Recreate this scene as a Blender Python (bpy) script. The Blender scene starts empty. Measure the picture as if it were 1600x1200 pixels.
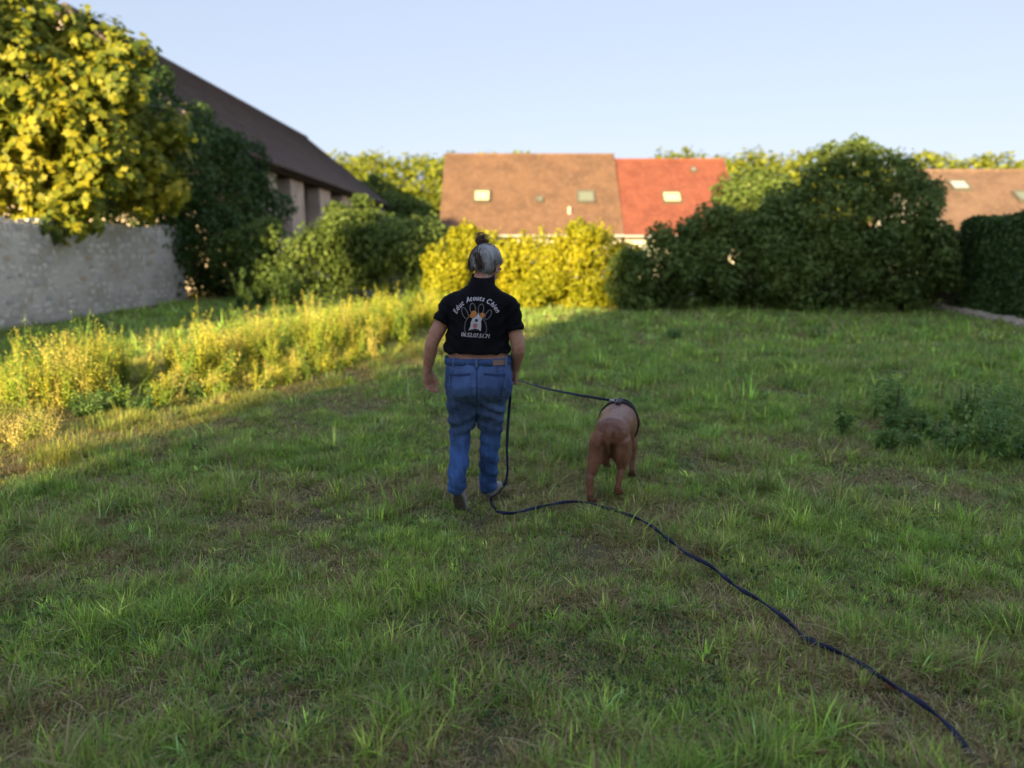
import bpy, bmesh, math, random
import numpy as np
from mathutils import Vector, Matrix, noise as mn
from mathutils.bvhtree import BVHTree
R = math.radians
random.seed(7)
scn = bpy.context.scene
COL = scn.collection

# ------------------------------------------------------------------ camera
cd = bpy.data.cameras.new('camera')
cam = bpy.data.objects.new('camera', cd); COL.objects.link(cam)
cam.location = (0, 0, 1.6)
PITCH = 10.3
cam.rotation_euler = (R(90 - PITCH), 0, 0)
cd.sensor_width = 36; cd.lens = 26
cd.clip_start = 0.05; cd.clip_end = 3000
cd.dof.use_dof = True; cd.dof.focus_distance = 3.65; cd.dof.aperture_fstop = 1.2
scn.camera = cam

# ------------------------------------------------------------------ light
SUN_AZ = 21.5      # degrees to the right of +Y: the way the light travels
SUN_EL = 11.5
w = bpy.data.worlds.new('World'); scn.world = w; w.use_nodes = True
nt = w.node_tree; nt.nodes.clear()
sky = nt.nodes.new('ShaderNodeTexSky'); sky.sky_type = 'NISHITA'; sky.sun_disc = False
sky.sun_elevation = R(SUN_EL)
sky.sun_rotation = R(180 + SUN_AZ)
sky.air_density = 1.0; sky.dust_density = 0.6; sky.ozone_density = 2.0
bg = nt.nodes.new('ShaderNodeBackground'); bg.inputs[1].default_value = 0.12
wo = nt.nodes.new('ShaderNodeOutputWorld')
hs = nt.nodes.new('ShaderNodeGamma'); hs.inputs['Gamma'].default_value = 0.32
nt.links.new(sky.outputs[0], hs.inputs['Color'])
tn = nt.nodes.new('ShaderNodeMix'); tn.data_type = 'RGBA'; tn.blend_type = 'MULTIPLY'; tn.inputs['Factor'].default_value = 1; tn.inputs['B'].default_value = (1.66, 1.68, 1.93, 1)
nt.links.new(hs.outputs[0], tn.inputs['A'])
nt.links.new(tn.outputs['Result'], bg.inputs[0]); nt.links.new(bg.outputs[0], wo.inputs[0])
sd = bpy.data.lights.new('sun', 'SUN'); sd.energy = 4.9; sd.angle = R(0.8); sd.color = (1.0, 0.77, 0.38)
sun = bpy.data.objects.new('sun', sd); COL.objects.link(sun)
ldir = Vector((math.sin(R(SUN_AZ)) * math.cos(R(SUN_EL)), math.cos(R(SUN_AZ)) * math.cos(R(SUN_EL)), -math.sin(R(SUN_EL))))
sun.rotation_euler = ldir.to_track_quat('-Z', 'Y').to_euler()
sun.location = (-20, -40, 30)
scn.view_settings.view_transform = 'Standard'; scn.view_settings.look = 'None'
scn.view_settings.gamma = 1; scn.view_settings.use_curve_mapping = False
scn.view_settings.exposure = 1.4

# ------------------------------------------------------------------ helpers
FPX = 1155.0
def ray(px, py):
    u = (px - 800) / FPX; v = -(py - 600) / FPX
    c, s = math.cos(R(PITCH)), math.sin(R(PITCH))
    return u, c + v * s, -s + v * c
def at(px, py, Y):
    x, y, z = ray(px, py); k = Y / y
    return Vector((x * k, Y, 1.6 + z * k))
def gnd(px, py, z0=0.0):
    x, y, z = ray(px, py); k = (z0 - 1.6) / z
    return Vector((x * k, y * k, z0))

def tag(o, label=None, cat=None, group=None, kind=None):
    if label: o['label'] = label
    if cat: o['category'] = cat
    if group: o['group'] = group
    if kind: o['kind'] = kind
    return o
def empty(name, loc, rz=0, **k):
    o = bpy.data.objects.new(name, None); COL.objects.link(o)
    o.location = loc; o.rotation_euler = (0, 0, rz); o.empty_display_size = .2
    return tag(o, **k)
def link(name, me, mat=None, parent=None, smooth=False):
    o = bpy.data.objects.new(name, me); COL.objects.link(o)
    if mat is not None and len(me.materials) == 0:
        for m in (mat if isinstance(mat, (list, tuple)) else [mat]): me.materials.append(m)
    if parent is not None: o.parent = parent
    if smooth:
        me.polygons.foreach_set('use_smooth', np.ones(len(me.polygons), dtype=bool))
    return o
def npmesh(name, V, F, C=None):
    V = np.asarray(V, dtype=np.float32); F = np.asarray(F, dtype=np.int32)
    me = bpy.data.meshes.new(name); k = F.shape[1]
    me.vertices.add(len(V)); me.vertices.foreach_set('co', V.ravel())
    me.loops.add(F.size); me.loops.foreach_set('vertex_index', F.ravel())
    me.polygons.add(len(F)); me.polygons.foreach_set('loop_start', np.arange(0, F.size, k, dtype=np.int32))
    me.polygons.foreach_set('loop_total', np.full(len(F), k, dtype=np.int32))
    if C is not None:
        a = me.color_attributes.new('Col', 'FLOAT_COLOR', 'POINT')
        C4 = np.ones((len(V), 4), dtype=np.float32); C4[:, :3] = C
        a.data.foreach_set('color', C4.ravel())
    me.update(calc_edges=True); me.validate()
    return me
def pymesh(name, V, F):
    me = bpy.data.meshes.new(name); me.from_pydata([tuple(v) for v in V], [], F); me.update(); return me
def box_vf(c, s, rz=0.0, taper=1.0):
    x, y, z = s[0] / 2, s[1] / 2, s[2] / 2
    vs = []
    for dz in (-1, 1):
        t = taper if dz > 0 else 1
        for dx, dy in ((-1, -1), (1, -1), (1, 1), (-1, 1)):
            X, Y = dx * x * t, dy * y * t
            vs.append((c[0] + X * math.cos(rz) - Y * math.sin(rz), c[1] + X * math.sin(rz) + Y * math.cos(rz), c[2] + dz * z))
    return vs, [(3, 2, 1, 0), (4, 5, 6, 7), (0, 1, 5, 4), (1, 2, 6, 5), (2, 3, 7, 6), (3, 0, 4, 7)]
class MB:
    def __init__(s): s.V = []; s.F = []
    def add(s, vf):
        n = len(s.V); s.V += [tuple(v) for v in vf[0]]; s.F += [tuple(i + n for i in f) for f in vf[1]]; return s
    def box(s, c, d, rz=0, taper=1): return s.add(box_vf(c, d, rz, taper))
    def build(s, name, mat, parent=None, smooth=False):
        return link(name, pymesh(name, s.V, s.F), mat, parent, smooth)

def vnoise(x, y, sc, seed):
    rs = np.random.RandomState(seed); G = rs.rand(128, 128)
    X = np.asarray(x) / sc + 57.3; Y = np.asarray(y) / sc + 31.7
    xi = np.floor(X).astype(int); yi = np.floor(Y).astype(int); fx = X - xi; fy = Y - yi
    fx = fx * fx * (3 - 2 * fx); fy = fy * fy * (3 - 2 * fy)
    g = lambda a, b: G[a % 128, b % 128]
    return (g(xi, yi) * (1 - fx) + g(xi + 1, yi) * fx) * (1 - fy) + (g(xi, yi + 1) * (1 - fx) + g(xi + 1, yi + 1) * fx) * fy
def gz(x, y):
    return 0.05 * (vnoise(x, y, 1.7, 3) - .5) + 0.03 * (vnoise(x, y, .6, 4) - .5) - 0.02

# ------------------------------------------------------------------ materials
def mat(name, base, rough=.8, noise=None, spec=.3, bump=None, attr=False, trans=0.0, sheen=0, ramp=None, detail=4, coords='Object'):
    m = bpy.data.materials.new(name); m.use_nodes = True; t = m.node_tree; N = t.nodes; L = t.links
    b = N['Principled BSDF']; b.inputs['Roughness'].default_value = rough
    b.inputs['Specular IOR Level'].default_value = spec
    b.inputs['Base Color'].default_value = (*base, 1)
    if sheen: b.inputs['Sheen Weight'].default_value = sheen; b.inputs['Sheen Roughness'].default_value = .5
    tc = N.new('ShaderNodeTexCoord'); src = None
    if attr:
        a = N.new('ShaderNodeAttribute'); a.attribute_name = 'Col'; src = a.outputs['Color']
    if noise:        # list of (scale, colour, lo, hi)
        for sc, colr, lo, hi in noise:
            n = N.new('ShaderNodeTexNoise'); n.inputs['Scale'].default_value = sc if not isinstance(sc, tuple) else 1
            n.inputs['Detail'].default_value = detail; n.inputs['Roughness'].default_value = .65
            if isinstance(sc, tuple):
                mp = N.new('ShaderNodeMapping'); mp.inputs['Scale'].default_value = sc; L.new(tc.outputs[coords], mp.inputs[0]); L.new(mp.outputs[0], n.inputs[0])
            else: L.new(tc.outputs[coords], n.inputs[0])
            r = N.new('ShaderNodeMapRange'); r.inputs[1].default_value = lo; r.inputs[2].default_value = hi
            L.new(n.outputs[0], r.inputs[0])
            mx = N.new('ShaderNodeMix'); mx.data_type = 'RGBA'
            if src is not None: L.new(src, mx.inputs['A'])
            else: mx.inputs['A'].default_value = (*base, 1)
            mx.inputs['B'].default_value = (*colr, 1); L.new(r.outputs[0], mx.inputs['Factor']); src = mx.outputs['Result']
    if src is not None: L.new(src, b.inputs['Base Color'])
    if bump:
        n = N.new('ShaderNodeTexNoise'); n.inputs['Detail'].default_value = 6
        if isinstance(bump[0], tuple):
            n.inputs['Scale'].default_value = 1
            mp = N.new('ShaderNodeMapping'); mp.inputs['Scale'].default_value = bump[0]; L.new(tc.outputs[coords], mp.inputs[0]); L.new(mp.outputs[0], n.inputs[0])
        else:
            n.inputs['Scale'].default_value = bump[0]; L.new(tc.outputs[coords], n.inputs[0])
        bn = N.new('ShaderNodeBump'); bn.inputs['Strength'].default_value = bump[1]; bn.inputs['Distance'].default_value = bump[2]
        L.new(n.outputs[0], bn.inputs['Height']); L.new(bn.outputs[0], b.inputs['Normal'])
    if trans:
        tl = N.new('ShaderNodeBsdfTranslucent'); ms = N.new('ShaderNodeMixShader'); ms.inputs[0].default_value = trans
        if src is not None: L.new(src, tl.inputs[0])
        else: tl.inputs[0].default_value = (*base, 1)
        L.new(b.outputs[0], ms.inputs[1]); L.new(tl.outputs[0], ms.inputs[2]); L.new(ms.outputs[0], N['Material Output'].inputs[0])
    return m
M = {}
M['leaf'] = mat('leaf', (.06, .1, .03), .55, attr=True, trans=.3, spec=.35)
M['grass'] = mat('grass', (.06, .1, .03), .6, attr=True, trans=.3, spec=.25)
M['soil'] = mat('soil', (.10, .095, .045), .95, noise=[(2.5, (.17, .13, .075), .45, .65), (14, (.05, .06, .025), .45, .6)], bump=(30, .6, .03))
M['bark'] = mat('bark', (.09, .07, .05), .9, noise=[(8, (.05, .04, .03), .4, .6)], bump=(20, .7, .02))
M['stone'] = mat('stone', (.80, .72, .62), .9, noise=[(1.1, (.66, .58, .49), .42, .62), (3, (.45, .34, .25), .64, .75), (9, (.84, .78, .7), .5, .7)], bump=(25, .5, .02), coords='Generated')
M['stonegrey'] = mat('grey_stone', (.6, .56, .52), .9, noise=[(2, (.42, .38, .34), .42, .62), (9, (.7, .66, .6), .5, .7)], bump=(25, .5, .02), coords='Generated')
M['stonetan'] = mat('tan_stone', (.62, .48, .34), .9, noise=[(2, (.48, .34, .24), .42, .62), (9, (.74, .64, .5), .5, .7)], bump=(25, .5, .02), coords='Generated')
M['mortar'] = mat('mortar', (.70, .63, .54), .95, noise=[(1.2, (.52, .45, .37), .42, .62), (7, (.32, .28, .23), .6, .72)], bump=(9, .9, .05))
M['barnstone'] = mat('barn_stone', (.68, .56, .46), .95, noise=[(1.5, (.5, .40, .32), .42, .62), (6, (.6, .52, .44), .5, .7), (2.2, (.2, .15, .12), .62, .75)], bump=(8, .7, .05))
M['barnroof'] = mat('barn_roof', (.165, .125, .115), .85, noise=[(1.2, (.12, .095, .085), .4, .6), (7, (.23, .18, .16), .55, .7)], bump=(14, .4, .02))
M['wood'] = mat('wood', (.09, .05, .03), .8, noise=[((2, 2, 12), (.05, .03, .02), .4, .6)], bump=((6, 6, 30), .4, .01))
M['darkwood'] = mat('dark_wood', (.05, .035, .025), .85)
M['rooftan'] = mat('brown_roof_tiles', (.225, .13, .088), .85, noise=[(.8, (.17, .10, .07), .42, .6), (4, (.28, .17, .115), .5, .7), (9, (.17, .11, .08), .6, .75)])
M['roofred'] = mat('red_roof_tiles', (.285, .095, .065), .8, noise=[(1.2, (.22, .07, .05), .42, .6), (7, (.36, .14, .095), .5, .7)])
M['roofright'] = mat('weathered_roof_tiles', (.25, .16, .12), .85, noise=[(.8, (.19, .12, .09), .42, .6), (5, (.30, .2, .15), .5, .7)])
M['render'] = mat('render_wall', (.75, .7, .6), .9, noise=[(2, (.65, .6, .52), .45, .6)])
M['blind'] = mat('cream_blind', (.75, .7, .4), .6)
M['glass'] = mat('window_glass', (.22, .25, .2), .12, spec=.6)
M['frame'] = mat('grey_frame', (.16, .15, .13), .6)
M['lead'] = mat('pale_metal', (.5, .5, .5), .4)
M['skin'] = mat('skin', (.52, .27, .185), .5, noise=[(9, (.42, .17, .12), .45, .7), (40, (.56, .32, .22), .5, .7)], bump=(60, .12, .003), spec=.35)
M['shirt'] = mat('black_cotton', (.006, .006, .008), .85, noise=[(6, (.011, .011, .015), .45, .65)], bump=(350, .25, .002), spec=.12)
M['print'] = mat('white_print', (.62, .6, .66), .7)
M['printgrey'] = mat('grey_print', (.2, .2, .21), .7)
M['printorange'] = mat('orange_print', (.6, .22, .05), .7, noise=[(60, (.5, .3, .15), .5, .7)])
M['printpink'] = mat('pink_print', (.5, .2, .2), .7)
M['printdark'] = mat('dark_print', (.03, .04, .04), .7)
M['denim'] = mat('denim', (.07, .13, .32), .85, attr=True, noise=[((220, 220, 40), (.12, .2, .42), .55, .8)], bump=(260, .3, .002), spec=.15)
M['denimdark'] = mat('denim_seam', (.03, .055, .14), .9)
M['stitch'] = mat('stitching', (.14, .19, .34), .8)
M['patch'] = mat('leather_patch', (.3, .2, .16), .7)
M['sole'] = mat('shoe_sole', (.12, .10, .085), .8, noise=[(40, (.2, .18, .15), .5, .7)])
M['shoe'] = mat('shoe_upper', (.36, .33, .31), .8, noise=[(30, (.25, .24, .22), .5, .7)])
M['hair'] = mat('hair', (.1, .08, .07), .55, attr=True, spec=.3)
M['eye'] = mat('eye', (.6, .58, .55), .2)
M['coat'] = mat('dog_coat', (.17, .062, .038), .42, attr=True, noise=[((60, 25, 60), (.1, .034, .02), .52, .8)], bump=((120, 40, 120), .25, .004), spec=.3, sheen=0)
M['nose'] = mat('dog_nose', (.02, .014, .012), .35)
M['web'] = mat('navy_webbing', (.007, .011, .045), .6, noise=[((150, 150, 150), (.012, .02, .08), .5, .7)], bump=(300, .4, .002), spec=.35)
M['harness'] = mat('harness_webbing', (.012, .013, .02), .6)
M['metal'] = mat('steel', (.6, .6, .62), .3); M['metal'].node_tree.nodes['Principled BSDF'].inputs['Metallic'].default_value = .9

# ------------------------------------------------------------------ leaves
def leaf_arrays(P, Nrm, size, rs, aspect=1.7, fold=.15):
    """diamond leaves: 4 verts, 2 triangles each. P centres, Nrm normals, size lengths"""
    n = len(P)
    t = rs.normal(size=(n, 3)); t -= (t * Nrm).sum(1)[:, None] * Nrm; t /= np.linalg.norm(t, axis=1)[:, None] + 1e-9
    b = np.cross(Nrm, t); s = size[:, None]
    v0 = P - t * s * .5; v1 = P + b * s * .5 / aspect + Nrm * s * fold; v2 = P + t * s * .5; v3 = P - b * s * .5 / aspect + Nrm * s * fold
    V = np.stack([v0, v1, v2, v3], 1).reshape(-1, 3)
    i = np.arange(n)[:, None] * 4
    F = np.concatenate([i + [0, 1, 2], i + [0, 2, 3]], 0)
    return V, F
def crown_points(blobs, n, rs, rough=.22, fill=.25):
    B = np.array(blobs, dtype=float)         # cx cy cz rx ry rz
    wgt = (B[:, 3] * B[:, 5] + B[:, 3] * B[:, 4]); wgt /= wgt.sum()
    k = rs.choice(len(B), n, p=wgt)
    d = rs.normal(size=(n, 3)); d /= np.linalg.norm(d, axis=1)[:, None]
    nz = np.array([mn.noise(Vector(a * 2.2 + q * 3.1)) for a, q in zip(d, k)]) if n < 120000 else np.zeros(n)
    r = 1 + nz * rough * 1.6 - np.abs(rs.normal(0, .12, n))
    f = rs.rand(n) < fill; r[f] = rs.rand(f.sum()) ** .5
    r += (rs.rand(n) < .06) * rs.rand(n) * .22
    P = B[k, :3] + d * B[k, 3:6] * r[:, None]
    keep = np.ones(n, bool)
    for q in range(len(B)):
        e = ((P - B[q, :3]) / B[q, 3:6]); inside = (e ** 2).sum(1) < .42
        keep &= ~(inside & (k != q))
    keep &= P[:, 2] > 0.03
    return P[keep], d[keep], k[keep]
def crown_mesh(name, blobs, n, size, cols, seed, rough=.22, fill=.25, aspect=1.7, up=.35):
    rs = np.random.RandomState(seed)
    P, d, k = crown_points(blobs, n, rs, rough, fill)
    m = len(P); Nn = d * .6 + rs.normal(size=(m, 3)) * .6 + np.array([0, 0, up]); Nn /= np.linalg.norm(Nn, axis=1)[:, None]
    sz = size * (0.6 + .8 * rs.rand(m))
    V, F = leaf_arrays(P, Nn, sz, rs, aspect)
    cols = np.array(cols); a = rs.rand(m)
    cl = np.array([mn.noise(Vector(p * .9)) for p in P]) * .5 + .5 if m < 120000 else rs.rand(m)
    mix = np.clip(.25 * a + .75 * cl + rs.normal(0, .12, m), 0, .999) * (len(cols) - 1)
    i = mix.astype(int); fr = (mix - i)[:, None]
    C = cols[i] * (1 - fr) + cols[np.minimum(i + 1, len(cols) - 1)] * fr
    C = C * (0.8 + .4 * rs.rand(m))[:, None]
    return npmesh(name, V, F, np.repeat(C, 4, 0))
def tube_vf(pts, rad, seg=6):
    V = []; F = []; n = len(pts); up = Vector((0.13, .21, .97))
    for i, p in enumerate(pts):
        p = Vector(p); a = Vector(pts[max(i - 1, 0)]); b = Vector(pts[min(i + 1, n - 1)]); t = (b - a).normalized()
        x = t.cross(up)
        if x.length < 1e-3: x = t.cross(Vector((1, 0, 0)))
        x.normalize(); y = t.cross(x); r = rad[i] if hasattr(rad, '__len__') else rad
        for j in range(seg):
            an = 2 * math.pi * j / seg; V.append(p + (x * math.cos(an) + y * math.sin(an)) * r)
    for i in range(n - 1):
        for j in range(seg):
            F.append((i * seg + j, i * seg + (j + 1) % seg, (i + 1) * seg + (j + 1) % seg, (i + 1) * seg + j))
    F.append(tuple(range(seg))[::-1]); F.append(tuple((n - 1) * seg + j for j in range(seg)))
    return V, F
def woody(base, blobs, r0, rs, n=5, name='trunk'):
    mb = MB(); base = Vector(base)
    big = sorted(blobs, key=lambda b: -b[3] * b[5])[:n]
    cz = sum(b[2] for b in big) / len(big)
    fork = base + Vector((0, 0, max(.25, (cz) * .45)))
    mb.add(tube_vf([base - Vector((0, 0, .1)), base + Vector((.02, .01, .15)), fork], [r0 * 1.35, r0, r0 * .8], 8))
    for b in big:
        e = Vector(b[:3]) + Vector((0, 0, b[5] * .5)); m_ = fork.lerp(e, .5) + Vector((rs.uniform(-.15, .15), rs.uniform(-.15, .15), rs.uniform(0, .2)))
        mb.add(tube_vf([fork - Vector((0, 0, .05)), m_, e], [r0 * .6, r0 * .38, r0 * .12], 6))
    return mb
def lumpy(B, rs, k=9, f=.42):
    out = []
    for b in B:
        out.append((b[0], b[1], b[2], b[3] * .8, b[4] * .8, b[5] * .82))
        for i in range(k):
            d = rs.normal(size=3); d /= np.linalg.norm(d)
            if d[1] > .3: d[1] *= -1
            q = rs.uniform(.62, .95); m_ = f * rs.uniform(.6, 1.15); r_ = (b[3] * b[4] * b[5]) ** (1 / 3)
            out.append((b[0] + d[0] * b[3] * q, b[1] + d[1] * b[4] * q, b[2] + d[2] * b[5] * q, r_ * m_, r_ * m_, r_ * m_ * rs.uniform(.75, 1.2)))
    return out
def bush(name, label, cat, blobs, n, size, cols, seed, base=None, r0=.08, group=None, lump=9, **kw):
    """blobs in world coordinates"""
    rs = np.random.RandomState(seed)
    if base is None: base = (np.mean([b[0] for b in blobs]), np.mean([b[1] for b in blobs]), 0)
    root = empty(name, base, label=label, cat=cat, group=group)
    B = [(b[0] - base[0], b[1] - base[1], b[2] - base[2], b[3], b[4], b[5]) for b in blobs]
    c = link('crown', crown_mesh('crown', lumpy(B, rs, lump), n, size, cols, seed, **kw), M['leaf'], root); c['kind'] = 'stuff'
    woody((0, 0, 0), B, r0, rs).build('trunk', M['bark'], root, True)
    return root

# ------------------------------------------------------------------ ground
def make_ground():
    xs = np.concatenate([[-900, -300, -120, -60], np.linspace(-30, 30, 121), [60, 120, 300, 900]])
    ys = np.concatenate([[-900, -300, -100, -40], np.linspace(-20, 60, 161), [66, 74, 82, 92, 104, 120, 150, 200, 300, 900]])
    X, Y = np.meshgrid(xs, ys, indexing='ij')
    Z = gz(X, Y) * np.clip(1 - (Y - 40) / 20, 0, 1)
    hill = np.clip((Y - 62) / 70, 0, 1); hill = hill * hill * (3 - 2 * hill) * 9.0
    Z = Z + hill
    ny = len(ys); idx = np.arange(len(xs) * ny).reshape(len(xs), ny)
    F = np.stack([idx[:-1, :-1], idx[1:, :-1], idx[1:, 1:], idx[:-1, 1:]], -1).reshape(-1, 4)
    me = npmesh('ground', np.stack([X, Y, Z], -1).reshape(-1, 3), F)
    tag(link('ground', me, M['soil'], smooth=True), 'flat grassy soil of the field rising to a low hill behind the houses', kind='structure')
make_ground()
def hillz(y):
    h = min(max((y - 62) / 70, 0), 1); return h * h * (3 - 2 * h) * 9.0

# ------------------------------------------------------------------ leash path
LP = [(775, 796), (800, 800), (838, 789), (880, 782), (915, 783), (945, 789), (975, 799), (1010, 815), (1040, 834), (1075, 862), (1110, 882),
      (1150, 910), (1190, 936), (1225, 962), (1262, 992), (1300, 1010), (1340, 1031), (1375, 1050), (1410, 1074), (1450, 1103), (1490, 1134), (1532, 1172)]
LG = [gnd(a, b, .055) for a, b in LP]
LGa = np.array([(p.x, p.y) for p in LG])
def leash_dist(x, y):
    P = np.stack([x, y], -1); best = np.full(len(x), 9.)
    for a, b in zip(LGa[:-1], LGa[1:]):
        ab = b - a; t = np.clip(((P - a) @ ab) / (ab @ ab), 0, 1); best = np.minimum(best, np.linalg.norm(P - (a + t[:, None] * ab), axis=1))
    return best
FEET = [(-.335, 4.42, .1), (-.14, 4.68, .13), (.52, 4.5, .05)]

# ------------------------------------------------------------------ grass
GREEN = np.array([5.45, 4.1, 3.6]) * np.array([(.045, .105, .018), (.062, .135, .022), (.085, .155, .03), (.038, .085, .028), (.05, .10, .045), (.10, .15, .04)])
DRY = 1.9 * np.array([(.30, .235, .12), (.24, .18, .09), (.36, .30, .17), (.22, .14, .075), (.18, .17, .07)])
def blades(x, y, h, az, lean, wd, C, segs, rs):
    n = len(x); z = gz(x, y)
    d = np.stack([np.cos(az), np.sin(az), np.zeros(n)], 1); sdir = np.stack([-np.sin(az + rs.normal(0, .6, n)), np.cos(az), np.zeros(n)], 1)
    sdir /= np.linalg.norm(sdir, axis=1)[:, None]
    p0 = np.stack([x, y, z], 1); vs = []; cs = []
    for i in range(segs):
        t = i / segs
        c = p0 + d * (lean * h * t ** 1.8)[:, None]; c[:, 2] += h * (t - .38 * np.minimum(lean, 1.6) * t * t)
        wv = wd * (1 - t) ** .6 * .5
        vs += [c - sdir * wv[:, None], c + sdir * wv[:, None]]; cs += [C, C]
    c = p0 + d * (lean * h)[:, None]; c[:, 2] += h * (1 - .38 * np.minimum(lean, 1.6)); vs.append(c); cs.append(C)
    k = 2 * segs + 1
    V = np.stack(vs, 1).reshape(-1, 3); CC = np.stack(cs, 1).reshape(-1, 3)
    tr = []
    for i in range(segs - 1): tr += [(2 * i, 2 * i + 1, 2 * i + 3), (2 * i, 2 * i + 3, 2 * i + 2)]
    tr.append((2 * segs - 2, 2 * segs - 1, 2 * segs))
    F = (np.arange(n)[:, None, None] * k + np.array(tr)[None]).reshape(-1, 3)
    return V, F, CC
def grass_zone(y0, y1, dens, per, hmul, wd, segs, seed, spread):
    rs = np.random.RandomState(seed)
    X1 = lambda y: .76 * y + .9
    area = (y1 - y0) * (X1(y0) + X1(y1)); nt_ = int(area * dens / per)
    ty = y0 + (y1 - y0) * rs.rand(nt_ * 2); tx = (rs.rand(nt_ * 2) * 2 - 1) * X1(y1)
    k = np.abs(tx) < X1(ty); tx = tx[k][:nt_]; ty = ty[k][:nt_]
    big = vnoise(tx, ty, .5, 11) * .35 + vnoise(tx, ty, .17, 12) * .4 + rs.rand(len(tx)) * .25       # tuft vigour
    dry = vnoise(tx, ty, .9, 13) * .3 + vnoise(tx, ty, .26, 14) * .45 + rs.rand(len(tx)) * .25
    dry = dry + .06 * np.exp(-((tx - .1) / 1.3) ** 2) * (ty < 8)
    sunlit_band = np.clip(1 - np.abs((tx * .93 - ty * .366) + 7.2) / 3.2, 0, 1) * (tx < -.5); dry = dry + .16 * sunlit_band  # painted sunlight: more straw colour along the strip the low sun reaches
    th = (.045 + .17 * np.clip((big - .3) / .45, 0, 1) ** 1.6) * hmul
    th *= np.where(dry > .6, .6, 1)
    tgc = GREEN[rs.randint(0, len(GREEN), len(tx))] * np.exp(rs.normal(-.04, .5, (len(tx), 1))); tall = rs.rand(len(tx)) < .05; th = np.where(tall, th * 1.7, th)
    hue = vnoise(tx, ty, .35, 15)[:, None]
    tgc = np.where((sunlit_band > .35)[:, None] & (rs.rand(len(tx), 1) < .75), np.array([.62, .52, .10]) / 1.0 * rs.uniform(.6, 1.1, (len(tx), 1)), tgc)  # golden glow of the sunlit strip put into the tuft colour
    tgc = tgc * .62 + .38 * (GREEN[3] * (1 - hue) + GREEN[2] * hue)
    rep = np.repeat(np.arange(len(tx)), per)
    n = len(rep); off = rs.normal(0, 1, (n, 2)) * (spread * (.6 + .8 * rs.rand(len(tx))))[rep][:, None]
    x = tx[rep] + off[:, 0]; y = ty[rep] + off[:, 1]
    h = th[rep] * (.45 + .8 * rs.rand(n)); az = np.arctan2(off[:, 1], off[:, 0]) + rs.normal(0, .8, n)
    lean = np.clip(rs.normal(.55, .35, n), .05, 1.8)
    isdry = rs.rand(n) < np.clip((dry[rep] - .325 - .05 * np.clip((ty[rep] - 5) / 4, 0, 1)) * 2.2, .12, .88)
    C = tgc[rep] * (.75 + .5 * rs.rand(n))[:, None]
    C[isdry] = DRY[rs.randint(0, len(DRY), isdry.sum())] * (.6 + .6 * rs.rand(isdry.sum()))[:, None]
    lean[isdry] = np.clip(rs.normal(.95, .5, isdry.sum()), .1, 2.5); h[isdry] *= .9
    ld = leash_dist(x, y); h = np.where((ld < .02) & (rs.rand(n) < .8), np.minimum(h, .04), np.where((ld < .07) & (rs.rand(n) < .6), np.minimum(h, .075), h))
    for fx, fy, fr in FEET:
        dd = np.hypot(x - fx, y - fy); h = np.where(dd < fr, np.minimum(h, .035), h)
    wdv = wd * (.6 + .8 * rs.rand(n)) * (.7 + 2.2 * h)
    wdv = wdv * np.where((rs.rand(len(tx)) < .06)[rep], 1.9, 1)
    k = (x > -10.1)
    return blades(x[k], y[k], h[k], az[k], lean[k], wdv[k], C[k], segs, rs)
def join(L):
    V = []; F = []; C = []; o = 0
    for v, f, c in L: V.append(v); F.append(f + o); C.append(c); o += len(v)
    return np.concatenate(V), np.concatenate(F), np.concatenate(C)
def ground_clutter(seed):
    """fallen straw and small round clover leaves close by"""
    rs = np.random.RandomState(seed); n = 42000
    y = 1.7 + 7 * rs.rand(n) ** 1.3; x = (rs.rand(n) * 2 - 1) * (.76 * y + .8)
    g = vnoise(x, y, .5, 33); k = g > .35; x = x[k]; y = y[k]; n = len(x)
    A = blades(x, y, .012 + .02 * rs.rand(n), rs.rand(n) * 6.28, 2.2 + 3 * rs.rand(n), .0022 + .001 * rs.rand(n), DRY[rs.randint(0, len(DRY), n)] * (.5 + .7 * rs.rand(n))[:, None], 2, rs)
    n = 22000; y = 1.7 + 8 * rs.rand(n) ** 1.2; x = (rs.rand(n) * 2 - 1) * (.76 * y + .8); g = vnoise(x, y, .7, 41) + .3 * vnoise(x, y, .15, 43)
    k = g > .78; x = x[k]; y = y[k]; n = len(x)
    P = np.stack([x, y, gz(x, y) + .015 + .035 * rs.rand(n)], 1); Nn = rs.normal(size=(n, 3)) * .45 + [0, 0, 1]; Nn /= np.linalg.norm(Nn, axis=1)[:, None]
    V, F = leaf_arrays(P, Nn, .012 + .014 * rs.rand(n), rs, 1.15)
    C = np.repeat(np.array([(.045, .10, .03)]) * (.7 + .7 * rs.rand(n))[:, None], 4, 0)
    return join([A, (V, F, C)])
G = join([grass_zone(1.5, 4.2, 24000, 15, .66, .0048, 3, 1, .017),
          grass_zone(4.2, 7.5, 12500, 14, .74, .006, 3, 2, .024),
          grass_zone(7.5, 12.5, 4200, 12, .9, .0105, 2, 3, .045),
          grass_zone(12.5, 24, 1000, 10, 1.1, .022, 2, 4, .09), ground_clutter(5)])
tag(link('grass', npmesh('grass', *G), M['grass']), 'uneven green and straw coloured meadow grass covering the field', 'grass', kind='stuff')

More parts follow.
